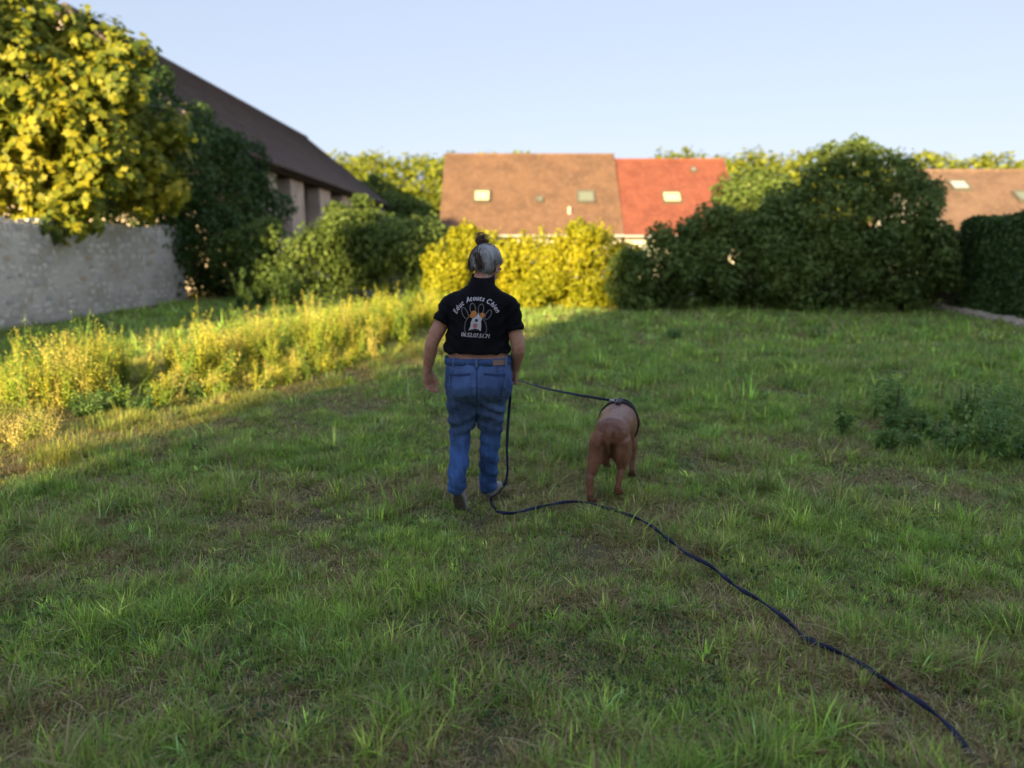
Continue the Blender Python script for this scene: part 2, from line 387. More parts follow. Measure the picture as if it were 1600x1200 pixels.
# ------------------------------------------------------------------ tall weeds
def weed_arrays(pts, rs, hh, col, nbr=6, nl=26, ls=.03, spread=.16):
    VV = []; FF = []; CC = []; o = 0
    col = np.array(col)
    for (x, y) in pts:
        z0 = float(gz(np.array([x]), np.array([y]))[0]); H = hh * rs.uniform(.45, 1.05) * (1.35 if rs.rand() < .12 else 1)
        c = col[rs.randint(len(col))] * rs.uniform(.8, 1.2)
        for b in range(nbr):
            a = rs.rand() * 6.28; l = rs.uniform(.1, 1) * spread * (H / .8 + .45); h = H * rs.uniform(.55, 1)
            t = np.linspace(0, 1, 5)
            S = np.stack([x + math.cos(a) * l * t ** 1.3, y + math.sin(a) * l * t ** 1.3, z0 + h * t], 1)
            wv = .004 * (1.1 - t)
            V = np.concatenate([S - [1, 0, 0] * wv[:, None], S + [1, 0, 0] * wv[:, None]]); F = []
            for i in range(4): F += [(i, i + 1, i + 6), (i, i + 6, i + 5)]
            VV.append(V); FF.append(np.array(F) + o); CC.append(np.tile(c * .9, (10, 1))); o += 10
            tt = rs.rand(nl) ** .7; P = np.stack([np.interp(tt, t, S[:, q]) for q in range(3)], 1)
            P += rs.normal(size=(nl, 3)) * (.012 + .03 * (1 - tt))[:, None]
            Nn = rs.normal(size=(nl, 3)) + [0, 0, .4]; Nn /= np.linalg.norm(Nn, axis=1)[:, None]
            V, F = leaf_arrays(P, Nn, ls * (1.3 - .75 * tt) * (.7 + .6 * rs.rand(nl)), rs, 2.2)
            VV.append(V); FF.append(F + o); CC.append(np.repeat(c * (.75 + .5 * rs.rand(nl))[:, None], 4, 0)); o += len(V)
    return np.concatenate(VV), np.concatenate(FF), np.concatenate(CC)
def pts_in(poly_px, n, rs):
    """random ground points in a quad given by ground pixels: l-front, r-front, r-back, l-back"""
    q = [gnd(*p) for p in poly_px]; out = []; sg = .07 * (q[3] - q[0]).length
    for i in range(n):
        u, v = rs.rand(), rs.rand()
        p = (q[0].lerp(q[1], u)).lerp(q[3].lerp(q[2], u), v); out.append((p.x + rs.normal(0, sg), p.y + rs.normal(0, sg)))
    return out
rs = np.random.RandomState(21)
WC = [(.50, .50, .05), (.58, .53, .07), (.36, .44, .05), (.64, .56, .14), (.24, .36, .05)]
A = weed_arrays(pts_in([(285, 618), (560, 560), (560, 523), (285, 566)], 210, rs), rs, .74, WC, 8, 40, .044)
B = weed_arrays(pts_in([(545, 556), (690, 512), (690, 492), (500, 520)], 140, rs), rs, .8, WC, 7, 38, .06)
A2 = weed_arrays(pts_in([(230, 640), (560, 575), (560, 555), (250, 612)], 200, rs), rs, .32, WC, 5, 24, .035)
tag(link('tall_weeds', npmesh('tall_weeds', *join([A, B, A2])), M['leaf']), 'band of knee to waist high sunlit golden weeds running along the left of the field', 'weeds', kind='stuff')
A = weed_arrays(pts_in([(30, 648), (185, 632), (200, 590), (70, 600)], 100, rs), rs, .74, WC, 8, 38, .04)
tag(link('weed_clump', npmesh('weed_clump', *A), M['leaf']), 'tall spiky sunlit weed clump in front of the stone wall at far left', 'weeds', kind='stuff')
A = weed_arrays(pts_in([(-140, 705), (105, 690), (95, 655), (-140, 668)], 80, rs), rs, .34, [(.60, .52, .16), (.56, .46, .15), (.38, .42, .08)], 5, 22, .026)
tag(link('dry_weeds', npmesh('dry_weeds', *A), M['leaf']), 'low seedy straw coloured weeds at the left edge, nearest of the sunlit weeds', 'weeds', kind='stuff')
DK = [(.12, .22, .06), (.15, .26, .07), (.17, .28, .08)]
def lowplant(name, label, px, py, H, Rr, n, seed, ls=.05, cols=DK):
    rs = np.random.RandomState(seed); p = gnd(px, py); root = empty(name, p, label=label, cat='plant')
    pts = [(p.x + rs.normal(0, Rr), p.y + rs.normal(0, Rr)) for _ in range(n)]
    V, F, C = weed_arrays(pts, rs, H, cols, 6, 26, ls, .2); V = V - np.array(p)
    c = link('leaves', npmesh('leaves', V, F, C), M['leaf'], root); c['kind'] = 'stuff'
    st = MB()
    for q in pts[:5]: st.add(tube_vf([(q[0] - p.x, q[1] - p.y, -.03), (q[0] - p.x, q[1] - p.y, H * .5)], [.008, .005], 5))
    st.build('stem', M['bark'], root)['kind'] = 'stuff'
lowplant('leafy_weed', 'low dark leafy weed at the foot of the sunlit weed clump', 175, 640, .3, .22, 14, 31)
lowplant('leafy_weed', 'low dark leafy weed between the two tall golden weed clumps', 262, 622, .22, .2, 9, 32)
RW = [(.24, .38, .10), (.28, .42, .12), (.20, .34, .11)]
lowplant('tall_green_weed', 'upright bushy green weed in the shaded grass at right', 1390, 650, .62, .12, 7, 33, .06, RW)
lowplant('spreading_weed', 'low spreading dark green weed right of the upright one', 1455, 690, .3, .3, 12, 34, .06, DK)
lowplant('spreading_weed', 'taller green weed at the right edge of the field', 1560, 655, .55, .2, 9, 35, .06, RW)
lowplant('spreading_weed', 'broad green weed rising at the very right border, nearest of the right hand weeds', 1612, 715, .6, .2, 10, 36, .06, RW)
lowplant('grass_weed', 'small upright weed standing in the far grass beyond the dog', 1048, 530, .35, .08, 6, 37, .05, RW)
lowplant('grass_weed', 'small upright weed in the far grass before the dark bushes', 1272, 527, .3, .08, 6, 38, .05, RW)
lowplant('nettle', 'pale green leafy plant growing against the dark bushes right of the ivy', 428, 482, 1.1, .35, 16, 39, .13, [(.09, .15, .03), (.08, .14, .035)])

# ------------------------------------------------------------------ stone wall at left
WX, WH, WY0, WY1 = -10.4, 2.25, -6.0, 23.9
wall = empty('stone_wall', (WX - .3, (WY0 + WY1) / 2, 0), label='weathered pale rubble stone wall under the overhanging fig tree at left', cat='wall')
wo_ = Vector(wall.location)
cx_, cy_ = 0, 0
MB().box((0, 0, WH / 2 - .1), (.5, WY1 - WY0 - .1, WH - .12)).build('core', M['mortar'], wall)
def stone_mesh(seed):
    rs = np.random.RandomState(seed); V = []
    for zf, ins in ((0, .96), (.55, 1.0), (.85, .88), (1.0, .62)):
        for cxx, cyy in ((-1, -1), (0, -1.03), (1, -1), (1.03, 0), (1, 1), (0, 1.03), (-1, 1), (-1.03, 0)):
            V.append((zf + rs.uniform(-.06, .06) * (zf > 0), cxx * .5 * ins * (1 - .3 * rs.rand()), cyy * .5 * ins * (1 - .3 * rs.rand())))
    F = []
    for r_ in range(3):
        for i in range(8): F.append((r_ * 8 + i, r_ * 8 + (i + 1) % 8, r_ * 8 + 8 + (i + 1) % 8, r_ * 8 + 8 + i))
    F.append(tuple(range(24, 32)))
    me = pymesh('stone', V, F); me.materials.append(M['stonegrey' if seed % 5 == 1 else 'stonetan' if seed % 7 == 3 else 'stone']); return me
SM = [stone_mesh(100 + i) for i in range(14)]
rs = np.random.RandomState(5); stones = []
z = .02
while z < WH - .08:
    ch = rs.uniform(.12, .22); y = WY0
    if z + ch > WH - .05: ch = WH - z
    while y < WY1 - .05:
        L_ = rs.uniform(.1, .42)
        if y + L_ > WY1 - .1: L_ = WY1 - y
        stones.append((y + L_ / 2, z + ch / 2 + rs.uniform(-.03, .03), L_ * rs.uniform(.8, 1.0), ch * rs.uniform(.75, 1.05), rs.uniform(-.012, .016)))
        y += L_
    z += ch
vis = sorted([s for s in stones if s[0] > 12.6 and s[1] < 2.2], key=lambda s: -s[2] * s[3] / s[0] ** 2)
keep = set(id(s) for s in vis[:285]); rest = MB()
for s in stones:
    me = SM[rs.randint(14)]; sx = s[4] + .03; rx = rs.uniform(-.22, .22)
    if id(s) in keep:
        o = bpy.data.objects.new('stone', me); COL.objects.link(o); o.parent = wall
        o.location = (.25 - .03, s[0] - wo_.y, s[1]); o.scale = (sx, s[2], s[3]); o.rotation_euler = (rx, 0, 0)
    else:
        rest.add(([(.22 + v.co.x * sx, s[0] - wo_.y + v.co.y * s[2], s[1] + v.co.z * s[3]) for v in me.vertices], [tuple(p.vertices) for p in me.polygons]))
# end face of the wall and rough coping
for zz in np.arange(.12, WH - .1, .2):
    rest.add(([(v.co.y * .5, (WY1 - WY0) / 2 - .05 + v.co.x * .07, zz + v.co.z * .19) for v in SM[rs.randint(14)].vertices], [tuple(p.vertices) for p in SM[0].polygons]))
ro = rest.build('stone_rubble', M['stone'], wall); ro['kind'] = 'stuff'
cp = MB(); y = WY0
while y < WY1 - .3:
    L_ = rs.uniform(.25, .5); m_ = SM[rs.randint(14)]
    cp.add(([(v.co.y * .52, y + L_ / 2 - wo_.y + v.co.z * L_, WH - .16 + v.co.x * (.16 + .1 * math.sin(y * 1.7) * math.sin(y * .6 + 1)) + .02) for v in m_.vertices], [tuple(p.vertices) for p in m_.polygons])); y += L_
co = cp.build('coping_stone', M['stone'], wall); co['kind'] = 'stuff'

# ------------------------------------------------------------------ fig tree over the wall
def lobed_leaf(seed, k=1.0):
    rs = np.random.RandomState(seed)
    out = [(0, 0), (.28, .02), (.42, .22), (.3, .34), (.5, .62), (.24, .62), (.0, 1.0), (-.24, .62), (-.5, .62), (-.3, .34), (-.42, .22), (-.28, .02)]
    V = [((x + rs.uniform(-.03, .03)) * k, (y) * k, (.12 * abs(x) - .22 * y * y + rs.uniform(-.03, .03)) * k) for x, y in out]; V.append((0, .4 * k, -.06 * k))
    return V, [(i, (i + 1) % 12, 12) for i in range(12)]
LV = [lobed_leaf(i) for i in range(6)]
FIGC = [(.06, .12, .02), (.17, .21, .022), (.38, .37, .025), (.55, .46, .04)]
figb = (-11.6, 19.3, 0.0)
fig = empty('fig_tree', figb, label='large lobed leaf tree lit gold by low sun, hanging over the stone wall', cat='tree')
FB = [(-12.1, 18.3, 5.4, 1.9, 1.5, 2.2), (-10.5, 19.2, 5.3, 1.4, 1.4, 1.9), (-11.6, 18.2, 3.3, 1.5, 1.3, 1.1), (-10.2, 19.2, 3.5, 1.1, 1.3, 1.0), (-9.7, 20.9, 4.1, 1.1, 1.2, 1.4), (-10.2, 17.9, 2.7, .6, .8, .5),
      (-13.5, 20.0, 5.0, 1.8, 1.6, 2.2), (-10.7, 17.4, 2.1, .7, .6, .5), (-9.8, 20.6, 3.0, .8, 1.0, .6), (-11.8, 20.8, 5.6, 1.6, 1.5, 1.8), (-11.5, 18.6, 6.9, 1.3, 1.2, .9), (-12.3, 19.2, 7.5, 1.2, 1.0, 1.0), (-12.6, 17.6, 7.0, 1.3, 1.0, 1.1), (-11.9, 17.3, 6.0, 1.1, .8, 1.2), (-11.2, 17.8, 5.6, 1.0, .8, 1.3), (-10.4, 18.0, 4.6, .9, .8, 1.2), (-10.4, 19.6, 6.6, 1.0, 1.0, .8)]
def fig_leaves():
    rs = np.random.RandomState(77)
    B = [(b[0] - figb[0], b[1] - figb[1], b[2], b[3], b[4], b[5]) for b in FB]
    # leaves grow in rosettes at branch tips
    P, d, k = crown_points(lumpy(B, np.random.RandomState(4), 7, .4), 5600, rs, .4, .10)
    P = P[P[:, 0] + figb[0] > -16.5]; d = d[:len(P)]
    L_ = []
    for p, dd in zip(P, d):
        dr = Vector(dd * .8) + Vector((-.1, -.45, .25)); dr.normalize(); q = dr.to_track_quat('Z', 'Y')
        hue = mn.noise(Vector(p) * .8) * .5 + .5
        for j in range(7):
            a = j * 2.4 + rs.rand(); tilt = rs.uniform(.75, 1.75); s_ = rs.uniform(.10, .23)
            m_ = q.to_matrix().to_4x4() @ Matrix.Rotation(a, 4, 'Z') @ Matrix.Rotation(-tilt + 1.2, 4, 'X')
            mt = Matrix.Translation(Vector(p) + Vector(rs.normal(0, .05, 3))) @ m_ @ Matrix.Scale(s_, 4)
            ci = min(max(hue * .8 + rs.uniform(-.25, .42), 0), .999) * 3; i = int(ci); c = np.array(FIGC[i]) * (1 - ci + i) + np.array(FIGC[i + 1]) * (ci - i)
            L_.append((mt, rs.randint(6), c))
    return L_
FL = fig_leaves()
cpos = Vector(cam.location) - Vector(figb)
def vis_score(l):
    p = l[0].translation; dv = (cpos - p); out_ = Vector((p.x, p.y, p.z - 3.8)).normalized()
    return out_.dot(dv.normalized()) * l[0].median_scale * 3 - dv.length * .03
order = sorted(range(len(FL)), key=lambda i: -vis_score(FL[i]) if ((FL[i][0].translation + Vector(figb)).x / (FL[i][0].translation + Vector(figb)).y > -.69) else 9)
# part leaves: shared meshes, three tones
tones = {}
def part_leaf_mesh(v, t):
    if (v, t) not in tones:
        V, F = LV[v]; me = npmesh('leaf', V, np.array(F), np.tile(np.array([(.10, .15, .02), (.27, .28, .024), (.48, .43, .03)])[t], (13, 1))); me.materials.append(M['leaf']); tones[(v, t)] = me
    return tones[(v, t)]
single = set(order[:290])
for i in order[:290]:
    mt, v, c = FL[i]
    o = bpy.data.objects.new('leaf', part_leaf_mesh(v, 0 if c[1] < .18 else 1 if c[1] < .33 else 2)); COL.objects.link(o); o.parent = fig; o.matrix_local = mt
VV = []; FF = []; CC = []; o_ = 0
LA = [np.array(l[0]) for l in LV]; FA = np.array(LV[0][1])
for i, (mt, v, c) in enumerate(FL):
    if i in single: continue
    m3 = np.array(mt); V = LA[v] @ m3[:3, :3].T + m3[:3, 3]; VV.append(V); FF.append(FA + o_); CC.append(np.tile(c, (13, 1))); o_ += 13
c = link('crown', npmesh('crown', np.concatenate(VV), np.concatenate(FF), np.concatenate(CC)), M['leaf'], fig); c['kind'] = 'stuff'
woody((0, 0, 0), [(b[0] - figb[0], b[1] - figb[1], b[2], b[3], b[4], b[5]) for b in FB], .17, rs, 12).build('trunk', M['bark'], fig, True)

DG = [(.03, .062, .016), (.045, .09, .022), (.065, .12, .03), (.09, .14, .036)]
MG = [(.03, .065, .015), (.05, .095, .02), (.07, .125, .028), (.10, .15, .035)]
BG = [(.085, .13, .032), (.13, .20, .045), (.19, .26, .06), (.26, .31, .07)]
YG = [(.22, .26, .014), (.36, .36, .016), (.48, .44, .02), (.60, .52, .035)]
# tree added out of view at left so its shadow darkens the middle bushes
bush('offscreen_shade_tree', 'unseen tree added left of the fig tree to shade the middle bushes', 'tree', [(-10.2, 7.2, 4.0, 1.4, 1.5, 2.0), (-10.3, 7.0, 5.6, 1.2, 1.3, 1.3), (-10.0, 8.6, 4.8, 1.0, 1.0, 1.2)], 7000, .16, MG, 51, r0=.15, fill=.5)
# ivy mass between wall and barn
bush('ivy_tree', 'dark ivy covered tree filling the gap between stone wall and barn', 'tree',
     [(-11.6, 24.0, 3.2, 1.6, 1.5, 2.6), (-11.2, 24.2, 1.6, 1.6, 1.6, 1.9), (-12.0, 23.8, 5.4, 1.5, 1.5, 1.7), (-10.7, 24.8, 4.4, 1.3, 1.4, 1.7), (-9.7, 26.3, 2.7, 1.1, 1.3, 2.7), (-9.4, 28.4, 2.2, 1.0, 1.3, 2.3), (-10.0, 25.6, 1.3, 1.4, 1.3, 1.5), (-9.9, 27.0, 4.6, .9, 1.2, 1.2), (-10.5, 25.2, 2.0, 1.1, 1.0, 2.0), (-13.6, 24.2, 4.2, 1.8, 1.5, 2.4), (-13.2, 27.4, 6.6, 1.2, .9, 1.6), (-11.8, 27.5, 5.6, 1.1, .9, 1.4), (-10.6, 27.6, 4.9, 1, .9, 1.2), (-12.4, 26.2, 6.1, 1.0, .9, 1.1), (-14.8, 27.2, 7.3, 1.3, .9, 1.8), (-9.9, 26.2, .9, 1.3, 1.0, 1.1), (-9.3, 27.4, .9, 1.2, 1.0, 1.1), (-12.6, 27.3, 6.9, .9, .8, 1.0)],
     58000, .16, [(.04, .085, .022), (.06, .12, .03), (.085, .155, .038), (.12, .18, .045)], 52, base=(-11.6, 25.5, 0), r0=.2, fill=.3, rough=.3, lump=6)
# bushes in the middle left
bush('dark_bush', 'wide dark green bush below the barn openings, next to the ivy', 'bush', [(-7.4, 24.2, 1.1, 1.6, 1.4, 1.35), (-6.0, 24.4, 1.3, 1.3, 1.3, 1.4), (-8.8, 24.6, 1.1, 1.2, 1.2, 1.25)], 16000, 0.14, BG, 53, rough=.34, fill=.42)
bush('dark_bush', 'tallest rounded dark bush in front of the barn eave', 'bush', [(-5.0, 24.6, 1.6, 1.3, 1.3, 1.6), (-4.7, 25.0, 2.1, .9, 1, 1.15), (-5.6, 24.9, 2.0, .9, .9, 1.0)], 16000, 0.14, BG, 54, rough=.34, fill=.42)
bush('dark_bush', 'loose green bush touching the left end of the bright yellow hedge', 'bush', [(-3.4, 24.0, 1.3, 1.2, 1.2, 1.35), (-2.7, 24.4, 1.7, .8, .9, 1.2), (-3.6, 24.6, 1.8, .8, .9, .9)], 13000, 0.14, BG, 55, rough=.34, fill=.42)
# sunlit hedge in the centre
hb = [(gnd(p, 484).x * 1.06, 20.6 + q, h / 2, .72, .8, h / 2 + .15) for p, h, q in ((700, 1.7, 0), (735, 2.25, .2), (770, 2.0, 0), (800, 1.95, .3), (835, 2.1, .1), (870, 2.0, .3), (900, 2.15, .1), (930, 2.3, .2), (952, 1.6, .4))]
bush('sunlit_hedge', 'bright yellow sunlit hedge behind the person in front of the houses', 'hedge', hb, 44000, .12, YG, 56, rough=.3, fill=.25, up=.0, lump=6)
# right hand bushes
bush('shaded_bush', 'dark bush directly right of the bright yellow hedge', 'bush', [(at(985, 480, 19.6).x, 19.8, .78, .75, .8, .8), (at(1040, 480, 19.6).x, 19.9, 1.1, .8, .8, 1.1), (at(1085, 470, 19.6).x, 20.1, 1.3, .7, .8, 1.15)], 14000, 0.13, BG, 57, rough=.34, fill=.42)
bush('shaded_bush', 'mid height dark bush left of the tall dark tree', 'bush', [(at(1130, 470, 19.6).x, 20.2, 1.3, .9, .9, 1.4), (at(1185, 470, 19.6).x, 20.0, 1.3, .9, .9, 1.3), (at(1110, 350, 20).x, 20.4, 2.1, .6, .7, .8)], 15000, 0.13, BG, 58, rough=.34, fill=.42)
bush('tall_dark_tree', 'tallest dark leafy tree rising above the right hand bushes', 'tree', [(at(1350, 300, 20).x, 20.4, 3.1, 1.2, 1.2, 1.25), (at(1290, 360, 20).x, 20.3, 2.3, 1.5, 1.2, 1.3), (at(1400, 340, 20).x, 20.3, 2.5, 1.3, 1.2, 1.2), (at(1250, 345, 20).x, 20.6, 2.6, .8, .9, .75), (at(1440, 330, 20).x, 20.5, 2.6, .7, .9, .9), (at(1340, 250, 20).x, 20.4, 3.9, .55, .6, .5)], 34000, .13, BG, 59, r0=.12, lump=18, rough=.34, fill=.42)
bush('shaded_bush', 'broad dark bush under the tall dark tree on its left', 'bush', [(at(1250, 430, 19.6).x, 19.6, 1.0, 1.0, .9, 1.1), (at(1310, 430, 19.6).x, 19.5, 1.1, 1.0, .9, 1.2)], 15000, 0.13, BG, 60, rough=.34, fill=.42)
bush('shaded_bush', 'broad dark bush at the foot of the tall dark tree next to the wooden gate', 'bush', [(at(1380, 430, 19.6).x, 19.5, 1.1, 1.0, .9, 1.2), (at(1440, 420, 19.6).x, 19.6, 1.2, .75, .9, 1.35)], 15000, 0.13, BG, 61, rough=.34, fill=.42)
bush('olive_green_tree', 'half lit olive green tree just right of the red roofed house', 'tree', [(at(1165, 320, 26).x, 26, 3.0, 1.1, 1.1, 1.6), (at(1200, 300, 26).x, 26.2, 3.2, 1.0, 1, 1.3), (at(1215, 370, 26).x, 26, 2.0, 1.2, 1, 1.4)], 14000, .17, BG, 62, r0=.1, rough=.34, fill=.42)

# clipped hedge, low wall, gate on the right
KM = []
for i in range(6):
    k_ = SM[i].copy(); k_.materials.clear(); k_.materials.append(M['barnstone']); KM.append(k_)
def clipped_hedge():
    rs = np.random.RandomState(8); n = 34000
    a = Vector((12.05, 20.2)); b = Vector((10.8, 14.3)); d = (b - a); L_ = d.length; d.normalize(); nrm = Vector((d.y, -d.x)); wdt = 1.1; H = 2.32
    root = empty('clipped_hedge', ((a.x + b.x) / 2, (a.y + b.y) / 2 + 0, 0), label='dense clipped dark green hedge above the low kerb at right edge', cat='hedge')
    o = Vector(root.location)
    u = rs.rand(n) * L_; s = rs.rand(n); f = rs.rand(n)
    P = np.zeros((n, 3)); Nn = np.zeros((n, 3))
    for i in range(n):
        if f[i] < .5: v, z_, nn = 0, s[i] * H, (nrm.x, nrm.y, .2)
        elif f[i] < .78: v, z_, nn = s[i] * wdt, H, (0, 0, 1)
        elif f[i] < .88: v, z_, nn = s[i] * wdt, rs.rand() * H, (-d.x, -d.y, .1); u[i] = 0
        else: v, z_, nn = s[i] * wdt, rs.rand() * H, (0, 0, 1)
        q = a + d * u[i] - nrm * v; j = rs.normal(0, .035)
        P[i] = (q.x + nn[0] * j - o.x, q.y + nn[1] * j - o.y, max(z_ + nn[2] * j + .05 * math.sin(u[i] * 2.3) * (f[i] > .5), .06)); Nn[i] = nn
    Nn = Nn + rs.normal(size=(n, 3)) * .55; Nn /= np.linalg.norm(Nn, axis=1)[:, None]
    V, F = leaf_arrays(P, Nn, .09 + .06 * rs.rand(n), rs, 1.6)
    C = np.array(DG)[rs.randint(0, 4, n)] * 1.5 * (.8 + .4 * rs.rand(n))[:, None]
    c = link('foliage', npmesh('foliage', V, F, np.repeat(C, 4, 0)), M['leaf'], root); c['kind'] = 'stuff'
    tr = MB()
    for k in range(8):
        q = a + d * (L_ * (k + .5) / 8) - nrm * .55; tr.add(tube_vf([(q.x - o.x, q.y - o.y, -.05), (q.x - o.x + .04, q.y - o.y, 1), (q.x - o.x, q.y - o.y, 2)], [.05, .04, .02], 6))
    tr.build('trunks', M['bark'], root)
    # kerb of pale blocks along the hedge foot
    kr = empty('low_kerb', ((a.x + b.x) / 2, (a.y + b.y) / 2, 0), rz=math.atan2(d.y, d.x), label='low pale stone kerb along the foot of the clipped hedge', cat='kerb')
    x = -L_ / 2 - .7
    while x < L_ / 2:
        l = random.uniform(.45, .7); me = SM[random.randrange(14)]
        ob = bpy.data.objects.new('stone', me); COL.objects.link(ob); ob.parent = kr
        ob.rotation_euler = (0, -math.pi / 2, 0); ob.rotation_euler = (0, R(-90), 0)
        ob.location = (x + l / 2, -.3 + random.uniform(-.03, .03), -.06); ob.scale = (.2 + random.uniform(-.03, .03), .3, l - .01)
        ob.data = KM[random.randrange(6)]
        x += l
clipped_hedge()
gate = empty('wooden_gate', (12.2, 20.9, 0), label='dark reddish brown wooden gate between the tall dark tree and the clipped hedge', cat='gate')
for i in range(6):
    o = MB().box((-.42 + i * .165, 0, 1.05 + .02 * (i % 2)), (.15, .03, 2.1)).build('plank', M['wood'], gate)
for z_ in (.4, 1.7): MB().box((0, .05, z_), (1.05, .05, .1)).build('rail', M['wood'], gate)
for s in (-1, 1): MB().box((s * .58, .02, 1.15), (.13, .13, 2.3)).build('post', M['darkwood'], gate)

# ------------------------------------------------------------------ roofs made of courses
def roof_plane(name, e0, e1, r1, r0, rows, mt, parent, th=.05):
    """tile courses between eave line e0-e1 and ridge line r0-r1"""
    e0, e1, r0, r1 = map(Vector, (e0, e1, r0, r1)); nrm = (e1 - e0).cross(r0 - e0).normalized()
    if nrm.z < 0: nrm = -nrm
    mb = MB()
    for i in range(rows):
        a, b = i / rows, (i + 1.25) / rows; b = min(b, 1.0)
        p = [e0.lerp(r0, a), e1.lerp(r1, a), e1.lerp(r1, b), e0.lerp(r0, b)]
        off = [nrm * th, nrm * th, nrm * .008, nrm * .008]
        V = [q + o for q, o in zip(p, off)] + [q - nrm * .06 + o * 0 for q, o in zip(p, off)]
        mb.add((V, [(0, 1, 2, 3), (7, 6, 5, 4), (0, 4, 5, 1), (1, 5, 6, 2), (2, 6, 7, 3), (3, 7, 4, 0)]))
    o = mb.build(name, mt, parent); return o

# ------------------------------------------------------------------ barn on the left
EX, EZ, RX, RZ, BY0, BY1 = -10.15, 5.35, -16.1, 10.2, 28.6, 60.5
barn = empty('stone_barn', ((EX + RX) / 2, 42, 0), label='long old stone barn with dark tiled roof and open bays at left', cat='barn')
bo = Vector(barn.location); O = lambda x, y, z_: Vector((x - bo.x, y - bo.y, z_))
rp = roof_plane('roof', O(EX + .45, BY0, EZ - .3), O(EX + .45, BY1, EZ - .3), O(RX, BY1, RZ), O(RX, BY0, RZ), 44, M['barnroof'], barn); rp['kind'] = 'stuff'
LX = 2 * RX - EX
rp = roof_plane('roof', O(LX - .45, BY0, EZ - .3), O(LX - .45, BY1, EZ - .3), O(RX, BY1, RZ), O(RX, BY0, RZ), 30, M['barnroof'], barn); rp['kind'] = 'stuff'
MB().add(tube_vf([O(RX, BY0, RZ + .03), O(RX, BY1, RZ + .03)], .13, 8)).build('ridge_tiles', M['barnroof'], barn)
MB().add(([O(EX + .2, BY0, EZ - .55), O(EX + .2, BY1, EZ - .55), O(EX + .45, BY1, EZ - .42), O(EX + .45, BY0, EZ - .42), O(EX + .2, BY0, EZ - .35), O(EX + .2, BY1, EZ - .35)], [(0, 1, 2, 3), (3, 2, 5, 4), (0, 3, 4), (1, 5, 2)])).build('eave_board', M['darkwood'], barn)
sill = 2.2
MB().box(O(EX - .35, (BY0 + BY1) / 2, sill / 2), (.7, BY1 - BY0 - .4, sill)).build('lower_wall', M['barnstone'], barn)
MB().box(O(EX - 2.6, (BY0 + BY1) / 2, 2.7), (.3, BY1 - BY0 - 1, 5.4)).build('inner_wall', M['barnstone'], barn)
MB().box(O(LX + .3, (BY0 + BY1) / 2, EZ / 2 - .1), (.6, BY1 - BY0 - .4, EZ - .2)).build('back_wall', M['barnstone'], barn)
yy = [(30.5, 33.0), (35.0, 37.2), (40.2, 42.6), (45.6, 48), (51, 53.4), (57, 60.2)]
for a, b in yy:
    MB().box(O(EX - .35, (a + b) / 2, (sill + 4.8) / 2), (.7, b - a, 4.8 - sill), taper=.97).build('pier', M['barnstone'], barn)
MB().box(O(EX - .35, (BY0 + BY1) / 2, 4.92), (.5, BY1 - BY0 - .4, .22)).build('lintel_beam', M['darkwood'], barn)
for y_ in (BY0 + .3, BY1 - .3):
    mb = MB(); a = [O(EX - .05, y_ - .25, 0), O(LX + .05, y_ - .25, 0), O(LX + .05, y_ - .25, EZ - .25), O(RX, y_ - .25, RZ - .25), O(EX - .05, y_ - .25, EZ - .25)]
    b = [v + Vector((0, .5, 0)) for v in a]
    mb.add((a + b, [(0, 1, 2, 3, 4), (9, 8, 7, 6, 5)] + [(i, 5 + i, 5 + (i + 1) % 5, (i + 1) % 5) for i in range(5)])); mb.build('gable_wall', M['barnstone'], barn)
# creeper hanging on the barn
cr = link('creeper', crown_mesh('creeper', [(EX + .1, 29.2, 4.5, .45, 1.7, 1.2), (EX + .1, 28.5, 3.2, .5, 1.8, 1.6), (EX + .1, 30.2, 5.0, .4, .9, .75)], 5000, .14, MG[:3], 63, rough=.4), M['leaf'])
tag(cr, 'green creeper climbing the barn wall to the dark roof edge', 'creeper', kind='stuff')

# ------------------------------------------------------------------ far houses
def skylight(parent, c, ux, uy, nrm, wd, ht, pane, vent=False):
    """roof window flush on a slope: frame (ring) with pane"""
    c, ux, uy, nrm = map(Vector, (c, ux, uy, nrm)); f = .09; mb = MB()
    for (a0, a1, b0, b1) in ((-wd / 2, wd / 2, -ht / 2, -ht / 2 + f), (-wd / 2, wd / 2, ht / 2 - f, ht / 2), (-wd / 2, -wd / 2 + f, -ht / 2 + f, ht / 2 - f), (wd / 2 - f, wd / 2, -ht / 2 + f, ht / 2 - f)):
        q = [c + ux * a + uy * b for a, b in ((a0, b0), (a1, b0), (a1, b1), (a0, b1))]
        mb.add((q + [p + nrm * .16 for p in q], [(3, 2, 1, 0), (4, 5, 6, 7), (0, 1, 5, 4), (1, 2, 6, 5), (2, 3, 7, 6), (3, 0, 4, 7)]))
    fr = mb.build('skylight', M['frame'], parent)
    q = [c + ux * a + uy * b + nrm * .11 for a, b in ((-wd / 2 + f, -ht / 2 + f), (wd / 2 - f, -ht / 2 + f), (wd / 2 - f, ht / 2 - f), (-wd / 2 + f, ht / 2 - f))]
    MB().add((q + [p - nrm * .03 for p in q], [(0, 1, 2, 3), (7, 6, 5, 4), (0, 4, 5, 1), (1, 5, 6, 2), (2, 6, 7, 3), (3, 7, 4, 0)])).build('pane', pane, fr)
